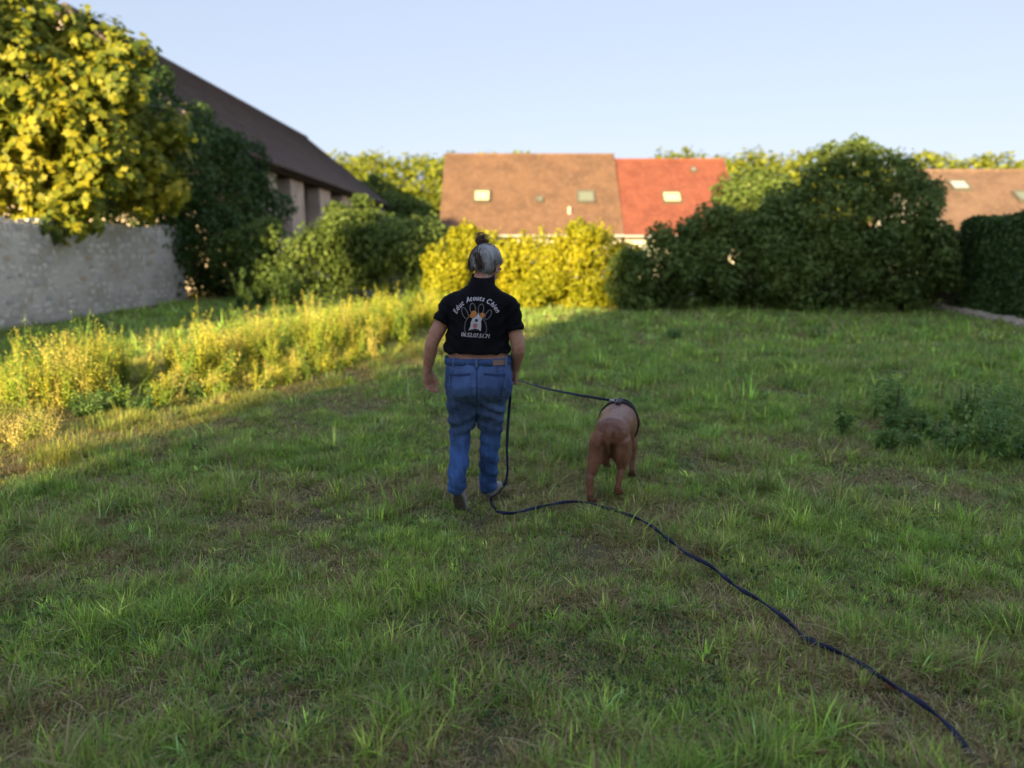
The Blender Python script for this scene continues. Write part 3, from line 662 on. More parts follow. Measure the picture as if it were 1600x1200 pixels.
def house(name, label, x0, x1, ye, yr, ze, zr, roofm, lights, rows=26, cat='house', depth=None):
    root = empty(name, ((x0 + x1) / 2, ye, 0), label=label, cat=cat); o = Vector(root.location); Lc = lambda x, y, z_: Vector((x - o.x, y - o.y, z_))
    yb = 2 * yr - ye
    r = roof_plane('roof', Lc(x0, ye, ze), Lc(x1, ye, ze), Lc(x1, yr, zr), Lc(x0, yr, zr), rows, roofm, root); r['kind'] = 'stuff'
    r = roof_plane('roof', Lc(x0, yb, ze), Lc(x1, yb, ze), Lc(x1, yr, zr), Lc(x0, yr, zr), rows // 2, roofm, root); r['kind'] = 'stuff'
    MB().add(tube_vf([Lc(x0, yr, zr + .03), Lc(x1, yr, zr + .03)], .1, 8)).build('ridge_tiles', roofm, root)
    mb = MB(); a = [Lc(x0 + .12, ye + .45, 0), Lc(x0 + .12, yb - .45, 0), Lc(x0 + .12, yb - .45, ze + .25), Lc(x0 + .12, yr, zr - .15), Lc(x0 + .12, ye + .45, ze + .25)]
    b = [v + Vector((x1 - x0 - .24, 0, 0)) for v in a]
    mb.add((a + b, [(0, 1, 2, 3, 4), (9, 8, 7, 6, 5)] + [(i, 5 + i, 5 + (i + 1) % 5, (i + 1) % 5) for i in range(5)])); mb.build('wall', M['render'], root)
    MB().add(tube_vf([Lc(x0, ye - .08, ze - .03), Lc(x1, ye - .08, ze - .03)], .07, 8)).build('gutter', M['lead'], root)
    n = max(2, int((x1 - x0) / 3))
    for i in range(n):
        wx = x0 + (i + .5) * (x1 - x0) / n
        f = MB().box(Lc(wx, ye + .43, 1.25), (1.3, .06, 1.35)).build('window', M['frame'], root)
        MB().box(Lc(wx, ye + .39, 1.25), (1.1, .03, 1.15)).build('pane', M['glass'], f)
    uy = Vector((0, yr - ye, zr - ze)).normalized(); nr = Vector((0, -uy.z, uy.y))
    for px, py, wd, ht, pm in lights:
        # intersect pixel ray with roof plane
        d = Vector(ray(px, py)); C0 = Vector((0, 0, 1.6)); P0 = Vector((0, ye, ze)); t = (P0 - C0).dot(nr) / d.dot(nr); q = C0 + d * t
        skylight(root, q - o + nr * .04, (1, 0, 0), uy, nr, wd, ht, pm)
    return root
YE, YR = 42.0, 47.0
zE = at(800, 368, YE).z; zR = at(800, 243, YR).z
h1 = house('brown_roof_house', 'house with wide sunlit brown tiled roof and two skylights behind the yellow hedge', at(696, 300, YR).x, at(960, 300, YR - .5).x, YE, YR, zE, zR, M['rooftan'],
      [(753, 309, .98, .98, M['blind']), (915, 310, 1.02, .98, M['glass']), (843, 314, .42, .42, M['glass'])])
h2 = house('red_roof_house', 'house with orange red tiled roof and one skylight, joined to the brown roofed one', at(960, 300, YR - .5).x + .02, at(1129, 300, YR).x, YE, YR, zE - .02, zR - .3, M['roofred'],
      [(1049, 311, 1.1, .95, M['blind']), (1083, 268, .35, .35, M['lead'])])
MB().add(tube_vf([(-7.0 + 9.2, 1.25, 3.3), (-7.0 + 9.2, 1.25, 4.0)], .09, 8)).build('vent_pipe', M['render'], h1)
h3 = house('right_house', 'house with long weathered tiled roof above the clipped hedge at right edge', 20.6, 36, 35.0, 40.0, at(1500, 372, 35).z, at(1500, 268, 40).z, M['roofright'], [(1497, 293, .95, .9, M['lead']), (1597, 310, .8, .9, M['glass'])])

# ------------------------------------------------------------------ far wood
def woodland(x0, x1, nb, nl, seed):
    rs = np.random.RandomState(seed); Bl = []
    for i in range(nb):
        x = x0 + (x1 - x0) * (i + rs.rand()) / nb; y = rs.uniform(72, 80); top = (.121 * y + 1.6) + rs.uniform(-.45, .2)
        r = rs.uniform(1.8, 3.0); Bl.append((x, y, top - r * .95, r, r * .8, r)); Bl.append((x + rs.uniform(-1, 1), y - 1, top - r * 2.1, r * 1.2, r, r * 1.1))
        Bl.append((x + rs.uniform(-1, 1), y - 2, 3.5, r * 1.3, r, 3.5))
    return crown_mesh('woodland', Bl, nl, .5, [(.17, .22, .025), (.26, .30, .03), (.36, .36, .035)], seed + 1, rough=.35, fill=.12)
tag(link('woodland', woodland(-30, 2, 24, 62000, 90), M['leaf']), 'sunlit yellow green woodland between the barn roof and the brown roofed house', 'woodland', kind='stuff')
tag(link('woodland', woodland(14, 68, 44, 95000, 94), M['leaf']), 'sunlit yellow green woodland above the right hand house and behind the dark tree', 'woodland', kind='stuff')

bush('barn_shadow_tree', 'tree added to stand in for the barn shadow between barn and brown roofed house', 'tree', [(-11.2, 64, 5.4, 2.2, 2, 2.4), (-8.6, 64, 4.2, 1.9, 2, 2.0), (-6.7, 63.5, 2.9, 1.7, 2, 2.0), (-9.5, 63, 2.2, 2.4, 2, 2.2)], 22000, .3, BG, 97, r0=.2, rough=.3, fill=.3)  # tree added and shaped to stand in for the barn's shadow
# ------------------------------------------------------------------ the farm building behind the camera that shades the field
fb = empty('farmhouse', (7, -14, 0), label='tall farmhouse behind the viewpoint that keeps the field in shade', cat='house')
fx0, fx1 = -15.9, 14.0; ZR, ZE = 12.1, 7.8
Lf = lambda x, y, z_: Vector((x - 7, y + 14, z_))
r = roof_plane('roof', Lf(fx0 + 6, -12, ZE), Lf(fx1 + 6, -12, ZE), Lf(fx1 + 6, -17, ZR), Lf(fx0 + 6, -17, ZR), 20, M['roofright'], fb); r['kind'] = 'stuff'
r = roof_plane('roof', Lf(fx0 + 6, -22, ZE), Lf(fx1 + 6, -22, ZE), Lf(fx1 + 6, -17, ZR), Lf(fx0 + 6, -17, ZR), 20, M['roofright'], fb); r['kind'] = 'stuff'
a = [Lf(fx0 + 6.2, -12.4, 0), Lf(fx0 + 6.2, -21.6, 0), Lf(fx0 + 6.2, -21.6, ZE), Lf(fx0 + 6.2, -17, ZR - .2), Lf(fx0 + 6.2, -12.4, ZE)]; b = [v + Vector((fx1 - fx0 - .4, 0, 0)) for v in a]
MB().add((a + b, [(0, 1, 2, 3, 4), (9, 8, 7, 6, 5)] + [(i, 5 + i, 5 + (i + 1) % 5, (i + 1) % 5) for i in range(5)])).build('wall', M['render'], fb)

# ------------------------------------------------------------------ figures: lofts fused into one skin
def sup(a, n):
    c, s = math.cos(a), math.sin(a); return math.copysign(abs(c) ** (2 / n), c), math.copysign(abs(s) ** (2 / n), s)
def loft(rings, seg=24, n=2.2):
    """rings: (centre, ru, rv, U, V)"""
    V = []; F = []
    for c, ru, rv, U, W in rings:
        for j in range(seg):
            cu, sv = sup(2 * math.pi * j / seg, n); V.append(Vector(c) + Vector(U) * (ru * cu) + Vector(W) * (rv * sv))
    m = len(rings)
    for i in range(m - 1):
        for j in range(seg): F.append((i * seg + j, i * seg + (j + 1) % seg, (i + 1) * seg + (j + 1) % seg, (i + 1) * seg + j))
    F.append(tuple(range(seg))[::-1]); F.append(tuple((m - 1) * seg + j for j in range(seg))); return V, F
def hor(rings, seg=28, n=2.3):      # (cx, cy, cz, rx, ry)
    return loft([((r[0], r[1], r[2]), r[3], r[4], (1, 0, 0), (0, 1, 0)) for r in rings], seg, n)
def limb(pts, rad, side=(1, 0, 0), seg=16, sub=4, n=2.0, caps=True):
    """smooth path of points, radii (r or (ru, rv)); Catmull-Rom"""
    P = [Vector(p) for p in pts]; Rr = [(r, r) if not hasattr(r, '__len__') else r for r in rad]; ring = []; m = len(P)
    def cr(a, b, c_, d, t): return .5 * ((2 * b) + (c_ - a) * t + (2 * a - 5 * b + 4 * c_ - d) * t * t + (3 * b - a - 3 * c_ + d) * t ** 3)
    C = []; RR = []
    for i in range(m - 1):
        p0, p1, p2, p3 = P[max(i - 1, 0)], P[i], P[i + 1], P[min(i + 2, m - 1)]
        for k in range(sub):
            t = k / sub; C.append(cr(p0, p1, p2, p3, t)); s = t * t * (3 - 2 * t); RR.append([Rr[i][q] * (1 - s) + Rr[i + 1][q] * s for q in (0, 1)])
    C.append(P[-1]); RR.append(list(Rr[-1])); S = Vector(side)
    if caps:
        C = [C[0] - (C[1] - C[0]).normalized() * RR[0][0] * .6] + C + [C[-1] + (C[-1] - C[-2]).normalized() * RR[-1][0] * .6]
        RR = [[RR[0][0] * .6, RR[0][1] * .6]] + RR + [[RR[-1][0] * .6, RR[-1][1] * .6]]
    for i, c in enumerate(C):
        T = (C[min(i + 1, len(C) - 1)] - C[max(i - 1, 0)]).normalized(); U = (S - T * S.dot(T)).normalized(); ring.append((c, RR[i][0], RR[i][1], U, T.cross(U)))
    return loft(ring, seg, n)
def ellip(c, r, rot=None, seg=18):
    V = []; F = []; m = Matrix.Identity(3) if rot is None else rot; c = Vector(c); rings = 12
    for i in range(rings + 1):
        ph = math.pi * (i + .02) / (rings + .04) 
        for j in range(seg):
            th = 2 * math.pi * j / seg
            V.append(c + m @ Vector((r[0] * math.sin(ph) * math.cos(th), r[1] * math.sin(ph) * math.sin(th), r[2] * math.cos(ph))))
    for i in range(rings):
        for j in range(seg): F.append((i * seg + j, (i + 1) * seg + j, (i + 1) * seg + (j + 1) % seg, i * seg + (j + 1) % seg))
    F.append(tuple(range(seg))); F.append(tuple(rings * seg + j for j in range(seg))[::-1]); return V, F
def fuse(name, parts, voxel, smooth=4, disp=None, colf=None):
    mb = MB()
    for p in parts: mb.add(p)
    me = pymesh('tmp', mb.V, mb.F); bm = bmesh.new(); bm.from_mesh(me)
    bmesh.ops.recalc_face_normals(bm, faces=bm.faces); bm.to_mesh(me); bm.free()
    ob = bpy.data.objects.new('tmp', me); COL.objects.link(ob)
    r_ = ob.modifiers.new('r', 'REMESH'); r_.mode = 'VOXEL'; r_.voxel_size = voxel; r_.use_smooth_shade = True
    if smooth: s_ = ob.modifiers.new('s', 'SMOOTH'); s_.iterations = smooth; s_.factor = .5
    dg = bpy.context.evaluated_depsgraph_get(); dg.update()
    out = bpy.data.meshes.new_from_object(ob.evaluated_get(dg)); out.name = name
    bpy.data.objects.remove(ob); bpy.data.meshes.remove(me)
    if disp:
        co = [v.co.copy() for v in out.vertices]; no = [v.normal.copy() for v in out.vertices]
        for v, c, n_ in zip(out.vertices, co, no): v.co = c + n_ * disp(c, n_)
        out.update()
    if colf:
        a = out.color_attributes.new('Col', 'FLOAT_COLOR', 'POINT')
        for i, v in enumerate(out.vertices): a.data[i].color = (*colf(v.co, v.normal), 1)
    return out

def hand(wrist, d, thumb, palm, curl, s=1.0, seg=10, spread=.12, tspread=.62):
    """d: direction to fingers, thumb: towards thumb side, palm: direction palm faces; curl list of 3 angles per finger"""
    W = Vector(wrist); d = Vector(d).normalized(); t = Vector(thumb); t = (t - d * t.dot(d)).normalized(); p = Vector(palm); p = (p - d * p.dot(d) - t * p.dot(t)).normalized()
    parts = [limb([W - d * .02 * s, W + d * .03 * s, W + d * .065 * s, W + d * .088 * s], [(.026 * s, .019 * s), (.034 * s, .016 * s), (.04 * s, .0145 * s), (.038 * s, .012 * s)], side=t, n=2.6)]
    L = [(.040, .024, .019), (.044, .028, .020), (.041, .026, .019), (.032, .02, .017)]
    for f in range(4):
        o = W + d * (.085 - .004 * abs(f - 1.3)) * s + t * (.029 - .0195 * f) * s; dirv = (d + t * spread * (1.5 - f) * .6).normalized(); pts = [o - dirv * .012 * s, o]; ang = 0
        for q in range(3):
            ang += curl[f][q]; v = (dirv * math.cos(ang) + p * math.sin(ang)); o = o + v * L[f][q] * s; pts.append(o.copy())
        r0 = (.0092, .0095, .009, .008)[f] * s
        parts.append(limb(pts, [r0, r0, r0 * .93, r0 * .85, r0 * .72], side=t, seg=seg, sub=3))
    o = W + d * .025 * s + t * .027 * s; v1 = (d * .75 + t * tspread + p * .3).normalized(); v2 = (d * .93 + t * .15 + p * .38).normalized()
    parts.append(limb([W + d * .012 * s + t * .012 * s, o, o + v1 * .034 * s, o + v1 * .034 * s + v2 * .03 * s, o + v1 * .034 * s + v2 * .03 * s + (v2 + p * .3).normalized() * .022 * s], [.014 * s, .0155 * s, .0115 * s, .0105 * s, .0085 * s], side=p, seg=seg, sub=3))
    return parts

# ------------------------------------------------------------------ the person
PX, PY = -.2, 4.5
per = empty('person', (PX, PY, 0), label='person seen from behind in black printed polo and blue jeans, walking a brown dog', cat='person')
Hy = R(-32); Hp = R(-20)       # head turned right and bowed
HR = Matrix.Rotation(Hy, 3, 'Z') @ Matrix.Rotation(R(5), 3, 'Y') @ Matrix.Rotation(Hp, 3, 'X')
HC = Vector((.042, .07, 1.50)); HS = 1.12
def hd(x, y, z_): return HC + HR @ (Vector((x, y, z_)) * HS)     # y forward = face
body = []
# torso
body.append(hor([(0, .0, .70, .15, .11), (0, 0, .80, .185, .13), (-.005, 0, .90, .192, .125), (-.01, 0, .97, .188, .118), (-.01, 0, 1.05, .175, .11), (-.005, 0, 1.16, .165, .11), (0, -.005, 1.26, .168, .1), (.005, 0, 1.33, .14, .075), (.012, .01, 1.38, .075, .055)]))
body.append(limb([(.012, .01, 1.33), (.02, .022, 1.40), (.032, .05, 1.455), (.042, .07, 1.51)], [(.066, .064), (.06, .06), (.06, .062), (.06, .065)]))
# shoulders, arms, hands
LS, LE, LW = Vector((-.172, .0, 1.272)), Vector((-.285, -.03, 1.045)), Vector((-.325, .015, .865))
RS, RE, RW_ = Vector((.182, .0, 1.262)), Vector((.238, -.05, 1.02)), Vector((.222, .075, .862))
body.append(limb([(-.08, 0, 1.31), LS, LS.lerp(LE, .5), LE, LE.lerp(LW, .35), LW], [.045, .052, .048, .041, .040, (.029, .024)], side=(1, 0, 0)))
body.append(limb([(.08, 0, 1.31), RS, RS.lerp(RE, .5), RE, RE.lerp(RW_, .35), RW_], [.045, .052, .048, .042, .041, (.029, .024)], side=(1, 0, 0)))
body += hand(LW, (.12, .1, -1), (.8, .6, .1), (.6, -.8, -.1), [(.45, .6, .5), (.5, .65, .5), (.55, .7, .5), (.6, .7, .5)], 1.0, spread=.0, tspread=.3)
body += hand(RW_, (-.10, .35, -1), (-.3, 1, .2), (-1, -.2, .0), [(1.0, 1.45, .9), (1.1, 1.5, .9), (1.15, 1.5, .9), (1.2, 1.5, .9)], .95)
# legs
LH, LK, LA = Vector((-.10, 0, .82)), Vector((-.125, .04, .45)), Vector((-.138, -.10, .155))
RH, RK, RA = Vector((.085, 0, .82)), Vector((.066, .06, .45)), Vector((.046, .14, .095))
body.append(limb([LH, LH.lerp(LK, .5), LK, LK.lerp(LA, .35), LA], [.085, .075, .052, .052, .034]))
body.append(limb([RH, RH.lerp(RK, .5), RK, RK.lerp(RA, .35), RA], [.085, .075, .052, .052, .034]))
body.append(limb([LA, LA + Vector((.01, .03, -.06)), (-.118, .0, .03)], [.032, .035, .028])); body.append(limb([RA, RA + Vector((0, .03, -.05)), RA + Vector((.01, .14, -.07))], [.032, .033, .025]))
# head
body.append(ellip(hd(0, -.012, .02), (.073, .092, .09), HR)); body.append(ellip(hd(0, .03, -.045), (.058, .062, .07), HR)); body.append(ellip(hd(0, .062, -.085), (.03, .028, .025), HR))
body.append(ellip(hd(0, .055, .02), (.055, .04, .055), HR))
body.append(limb([hd(0, .088, .012), hd(0, .104, -.012), hd(0, .112, -.03)], [.008, .011, .014], seg=10)); body.append(ellip(hd(.012, .1, -.034), (.009, .01, .007), HR)); body.append(ellip(hd(-.012, .1, -.034), (.009, .01, .007), HR))
body.append(ellip(hd(0, .09, -.058), (.023, .012, .005), HR)); body.append(ellip(hd(0, .088, -.068), (.02, .012, .006), HR)); body.append(ellip(hd(.03, .082, .016), (.024, .012, .008), HR)); body.append(ellip(hd(-.03, .082, .016), (.024, .012, .008), HR))
for s in (-1, 1):
    Re = HR @ Matrix.Rotation(s * R(22), 3, 'Z')
    body.append(ellip(hd(s * .076, -.006, -.018), (.007, .017, .03), Re)); body.append(ellip(hd(s * .072, 0.0, -.018), (.012, .01, .018), Re))
bm_ = fuse('body', body, .005, 3)
link('body', bm_, M['skin'], per, True)
for s in (-1, 1):
    V, F = ellip(hd(s * .03, .078, .0), (.0115, .0115, .0115)); MB().add((V, F)).build('eye', M['eye'], per, True)
# shirt
def shirt_disp(c, n_):
    f = .006 * mn.noise(Vector((c.x * 7 + c.z * 3, c.y * 3, c.z * 9))) + .0035 * mn.noise(Vector((c.x * 18, 4, c.z * 14 + c.x * 9)))
    if c.z < 1.1: f += .006 * mn.noise(Vector((c.x * 22, 1, c.z * 6))) * min(1, (1.1 - c.z) / .1)
    if abs(c.x) > .12 and c.z < 1.28: f += .004 * math.sin((c.z * 1.0 - abs(c.x) * .9) * 85)
    return f
sh = [hor([(-.012, -.002, .985, .207, .142), (-.013, 0, 1.0, .208, .145), (-.012, 0, 1.06, .198, .142), (-.008, -.004, 1.14, .188, .138), (-.003, -.01, 1.22, .186, .132), (0, -.01, 1.28, .185, .118), (.003, -.006, 1.325, .16, .096), (.008, 0, 1.365, .118, .08), (.014, .01, 1.405, .074, .07)], n=2.4)]
LSE = LS.lerp(LE, .46); RSE = RS.lerp(RE, .60)
sh.append(limb([(-.08, -.002, 1.325), LS + Vector((.0, 0, .006)), LS.lerp(LE, .25), LSE], [(.045, .07), (.056, .072), (.057, .07), (.061, .068)], caps=False))
sh.append(limb([(.08, -.002, 1.325), RS + Vector((.0, 0, .008)), RS.lerp(RE, .3), RSE], [(.045, .07), (.056, .072), (.058, .07), (.058, .068)], caps=False))
shm = fuse('polo_shirt', sh, .006, 3, shirt_disp)
shirt = link('polo_shirt', shm, M['shirt'], per, True)
# collar: stand with a folded flap
def band(rings_in, rings_out, seg=36, n=2.2):
    a = loft(rings_in, seg, n)[0]; b = loft(rings_out, seg, n)[0]; m = len(rings_in); V = a + b; F = []; o = m * seg
    for i in range(m - 1):
        for j in range(seg):
            k = (j + 1) % seg; F.append((i * seg + j, i * seg + k, (i + 1) * seg + k, (i + 1) * seg + j)[::-1]); F.append((o + i * seg + j, o + i * seg + k, o + (i + 1) * seg + k, o + (i + 1) * seg + j))
    for j in range(seg):
        k = (j + 1) % seg; F.append((j, k, o + k, o + j)); e = (m - 1) * seg; F.append((e + j, o + e + j, o + e + k, e + k))
    return V, F
cu, cv = Vector((1, 0, .0)), Vector((0, .93, .26))
rg = lambda c, ru, rv: (Vector(c), ru, rv, cu, cv)
MB().add(band([rg((.015, .012, 1.395), .072, .068), rg((.022, .020, 1.43), .066, .063), rg((.026, .026, 1.447), .064, .062)], [rg((.015, .010, 1.376), .084, .081), rg((.022, .018, 1.418), .074, .072), rg((.026, .024, 1.45), .068, .066)])).build('collar', M['shirt'], per, True)
# sleeve hems
for S_, E_, nm in ((LS, LSE, 'l'), (RS, RSE, 'r')):
    T = (E_ - S_).normalized(); U = (Vector((1, 0, 0)) - T * T.x).normalized(); W_ = T.cross(U); ru, rv = (.058, .066) if nm == 'l' else (.0555, .066)
    MB().add(band([(E_ - T * .022, ru - .004, rv - .004, U, W_), (E_ + T * .004, ru - .004, rv - .004, U, W_)], [(E_ - T * .022, ru + .002, rv + .002, U, W_), (E_ + T * .004, ru + .0025, rv + .0025, U, W_)])).build('sleeve_hem', M['shirt'], per, True)
BV = BVHTree.FromPolygons([v.co for v in shm.vertices], [tuple(p.vertices) for p in shm.polygons])
def proj(x, z_, off, bv=BV):
    h = bv.ray_cast(Vector((x, -1, z_)), Vector((0, 1, 0)))
    y = h[0].y if h[0] else -.1
    return Vector((x, y - off, z_))
def text_vf(body_txt, size, shear=.25):
    c = bpy.data.curves.new('t', 'FONT'); c.body = body_txt; c.size = size; c.shear = shear; c.offset = size * .018; c.resolution_u = 3
    o = bpy.data.objects.new('t', c); COL.objects.link(o); dg = bpy.context.evaluated_depsgraph_get(); dg.update()
    me = bpy.data.meshes.new_from_object(o.evaluated_get(dg)); V = [v.co.copy() for v in me.vertices]; F = [tuple(p.vertices) for p in me.polygons]
    bpy.data.objects.remove(o); bpy.data.meshes.remove(me); return V, F
ZS = 1 / 3750
def DU(zx, zy): return ((710 + zx / 15 - 750) / 250 - .0, 1.206 - (zy - 640) * ZS * 1.02)
def print_txt():
    mb = MB(); s = 'Educ Atouts Chien'; size = .041; Rr = .128; cxx, czz = DU(570, 745)
    wv = {}; adv = []
    for ch in s:
        if ch == ' ': adv.append(size * .30); continue
        V, F = text_vf(ch, size); adv.append((max(v.x for v in V) - min(v.x for v in V)) * .80 + size * .05)
    tot = sum(adv); a = -tot / 2 / Rr - .02
    for ch, ad in zip(s, adv):
        am = a + ad / 2 / Rr
        if ch != ' ':
            V, F = text_vf(ch, size); mx = (max(v.x for v in V) + min(v.x for v in V)) / 2
            o = []
            for v in V:
                lx, ly = (v.x - mx) * .85, v.y; x = cxx + math.sin(am) * (Rr + ly) + math.cos(am) * lx; z_ = czz + math.cos(am) * (Rr + ly) - math.sin(am) * lx; o.append(proj(x, z_, .003))
            mb.add((o, F))
        a += ad / Rr
    V, F = text_vf('06.52.07.51.71', .033, .2); w0 = max(v.x for v in V); k = 640 * ZS / w0; x0, z0 = DU(215, 1045)
    mb.add(([proj(x0 + v.x * k, z0 + v.y - v.x * k * .075, .003) for v in V], F))
    mb.build('lettering', M['print'], shirt)
    # paw outline
    g = MB()
    def ring2(cx, cy, rx, ry, rot, wdt=11, a0=0, a1=360, n=32):
        P1 = []; P2 = []
        for i in range(n + 1):
            t = R(a0 + (a1 - a0) * i / n); pts_ = []
            for q in (0, 1):
                X = (rx - q * wdt) * math.cos(t); Y = (ry - q * wdt) * math.sin(t); pts_.append(proj(*DU(cx + X * math.cos(rot) - Y * math.sin(rot), cy + X * math.sin(rot) + Y * math.cos(rot)), .003))
            P1.append(pts_[0]); P2.append(pts_[1])
        V = P1 + P2; m = n + 1; g.add((V, [(i, i + 1, m + i + 1, m + i) for i in range(n)]))
    ring2(310, 548, 66, 138, R(-25), 15); ring2(482, 445, 68, 115, R(-6), 15); ring2(665, 458, 66, 112, R(10), 15); ring2(825, 580, 60, 120, R(32), 15)
    ring2(395, 800, 95, 200, R(14), 14, 90, 285); ring2(690, 820, 95, 190, R(-14), 14, -105, 90)
    g.build('paw_outline', M['printgrey'], shirt)
    def poly(pts_, m_, name, off):
        c = (sum(p[0] for p in pts_) / len(pts_), sum(p[1] for p in pts_) / len(pts_)); V = [proj(*DU(*p), off) for p in pts_] + [proj(*DU(*c), off)]; n = len(pts_)
        MB().add((V, [(i, (i + 1) % n, n) for i in range(n)])).build(name, m_, shirt)
    poly([(600, 540), (560, 610), (480, 660), (440, 740), (430, 830), (385, 920), (450, 900), (520, 880), (590, 890), (660, 935), (668, 840), (665, 730), (690, 660), (640, 600)], M['print'], 'dog_face_print', .0035)
    poly([(470, 500), (540, 490), (575, 540), (550, 610), (480, 655), (430, 640), (410, 590), (440, 560)], M['printorange'], 'dog_ear_print', .0042); poly([(640, 560), (690, 530), (745, 555), (750, 600), (710, 660), (660, 640)], M['printorange'], 'dog_ear_print', .0042)
    poly([(535, 680), (560, 665), (600, 680), (595, 720), (560, 735), (532, 715)], M['printdark'], 'dog_nose_print', .0048)
    poly([(490, 780), (540, 760), (590, 790), (580, 850), (530, 880), (480, 840)], M['printpink'], 'tongue_print', .0042)
    poly([(400, 935), (480, 905), (560, 895), (650, 945), (560, 925), (480, 925)], M['printdark'], 'collar_print', .005)
print_txt()
# jeans
def jean_col(c, n_):
    k = min(max((c.z - .36) / .22 + .25 * mn.noise(c * 8), 0), 1); a = Vector((.052, .112, .29)); b = Vector((.07, .112, .22))
    if c.z > .72: b = b.lerp(Vector((.075, .13, .30)), min((c.z - .72) / .08, 1))
    f = 1 + .5 * mn.noise(Vector((c.x * 9, c.y * 9, c.z * 7))) + .35 * mn.noise(Vector((c.x * 40, c.y * 40, c.z * 12))) ; v = a.lerp(b, k * k * (3 - 2 * k)) * f; return tuple(v)
def jean_disp(c, n_):
    f = .006 * mn.noise(Vector((c.x * 8, c.y * 8, c.z * 9))) + .005 * (1 - abs(mn.noise(Vector((c.x * 16 + c.z * 10, c.y * 12, c.z * 22)))) * 2) * (.8 if .42 < c.z < .8 else .45 if c.z <= .42 else 0) + .0022 * mn.noise(c * 55)
    if .40 < c.z < .74:
        wv = math.sin(c.z * 75 + abs(c.x + .02) * 26 + 2.6 * mn.noise(c * 7)); f += .0085 * wv * min(1, (c.z - .40) / .07, (.74 - c.z) / .05) * (.55 + mn.noise(Vector((c.x * 6, 3, c.z * 8))))
    if c.z < .42: f += .006 * mn.noise(Vector((c.x * 26 + c.z * 6, c.y * 14, c.z * 5))) + .004 * math.sin(c.z * 60 + c.x * 35)
    if c.z < .22: f += .0025 * math.sin(c.z * 120 + c.x * 30 + c.y * 20) * (mn.noise(c * 11) + .5)
    if c.y < 0 and .70 < c.z < .94 and abs(c.x + .012) < .012: f -= .004
    return f
jn = [hor([(-.008, 0, .952, .2, .128), (-.008, -.002, .92, .2, .134), (-.005, -.01, .86, .207, .145), (-.004, -.016, .80, .209, .15), (-.006, -.012, .74, .204, .138), (-.006, -.005, .70, .19, .115), (-.01, 0, .665, .15, .09)], n=2.5),
      ellip((-.098, -.055, .785), (.1, .105, .11)), ellip((.088, -.055, .785), (.1, .105, .11)),
      limb([(-.106, -.01, .76), (-.104, .0, .66), (-.112, .02, .56), (-.128, .035, .46), (-.132, -.01, .33), LA + Vector((-.003, -.005, .06)), LA + Vector((-.001, -.018, -.005))], [(.1, .112), (.102, .1), (.087, .088), (.066, .073), (.06, .068), (.057, .064), (.058, .066)], n=2.3),
      limb([(.09, -.01, .76), (.066, .01, .66), (.064, .04, .56), (.066, .055, .46), (.056, .075, .33), (.047, .12, .18), (.044, .14, .075)], [(.1, .112), (.101, .1), (.087, .088), (.067, .073), (.06, .068), (.057, .064), (.059, .07)], n=2.3)]
jm = fuse('jeans', jn, .006, 3, jean_disp, jean_col); jeans = link('jeans', jm, M['denim'], per, True)
BJ = BVHTree.FromPolygons([v.co for v in jm.vertices], [tuple(p.vertices) for p in jm.polygons])
def patch_mesh(outline, off, name, m_, nx=10, nz=10, thick=.002):
    """outline: 4 corners (x,z) bl br tr tl; bottom edge may sag to a point"""
    bl, br, tr, tl = outline; V = []; F = []
    for i in range(nz + 1):
        for j in range(nx + 1):
            u, v = j / nx, i / nz; x = (bl[0] * (1 - u) + br[0] * u) * (1 - v) + (tl[0] * (1 - u) + tr[0] * u) * v; z_ = (bl[1] * (1 - u) + br[1] * u) * (1 - v) + (tl[1] * (1 - u) + tr[1] * u) * v
            if name == 'back_pocket': z_ -= .022 * (1 - abs(2 * u - 1)) * (1 - v)
            V.append(proj(x, z_, off, BJ))
    for i in range(nz):
        for j in range(nx): F.append((i * (nx + 1) + j, i * (nx + 1) + j + 1, (i + 1) * (nx + 1) + j + 1, (i + 1) * (nx + 1) + j))
    me = pymesh(name, V, F)
    if m_ is M['denim']:
        a = me.color_attributes.new('Col', 'FLOAT_COLOR', 'POINT')
        for i, v in enumerate(me.vertices): a.data[i].color = (*[q * 1.02 for q in jean_col(v.co, None)], 1)
    o = link(name, me, m_, per, True); md = o.modifiers.new('s', 'SOLIDIFY'); md.thickness = thick; md.offset = 1 if False else -1; return V
def strip(path, wdt, off, name, m_, parent):
    V = []; F = []
    for i, (x, z_) in enumerate(path):
        a = Vector(path[max(i - 1, 0)]); b = Vector(path[min(i + 1, len(path) - 1)]); t = (b - a).normalized(); n_ = Vector((-t.y, t.x)) * wdt / 2
        V += [proj(x - n_.x, z_ - n_.y, off, BJ), proj(x + n_.x, z_ + n_.y, off, BJ)]
    for i in range(len(path) - 1): F.append((2 * i, 2 * i + 1, 2 * i + 3, 2 * i + 2))
    mb = MB(); mb.add((V, F)); return mb.build(name, m_, parent)
def pocket(cx, rot):
    q = [(-.058, -.075), (.058, -.075), (.066, .06), (-.066, .06)]; c, s_ = math.cos(rot), math.sin(rot)
    o = [(cx + x * c - z_ * s_, .805 + x * s_ + z_ * c) for x, z_ in q]
    patch_mesh(o, .004, 'back_pocket', M['denim'], thick=.003)
    pt = lambda a, b, n=8: [(a[0] + (b[0] - a[0]) * i / n, a[1] + (b[1] - a[1]) * i / n) for i in range(n + 1)]
    mid = ((o[0][0] + o[1][0]) / 2, (o[0][1] + o[1][1]) / 2 - .02)
    path = pt(o[3], o[0]) + pt(o[0], mid)[1:] + pt(mid, o[1])[1:] + pt(o[1], o[2])[1:]
    strip(path, .003, .0082, 'pocket_stitching', M['stitch'], jeans); strip(pt(o[3], o[2]), .012, .0085, 'pocket_hem', M['denimdark'], jeans)
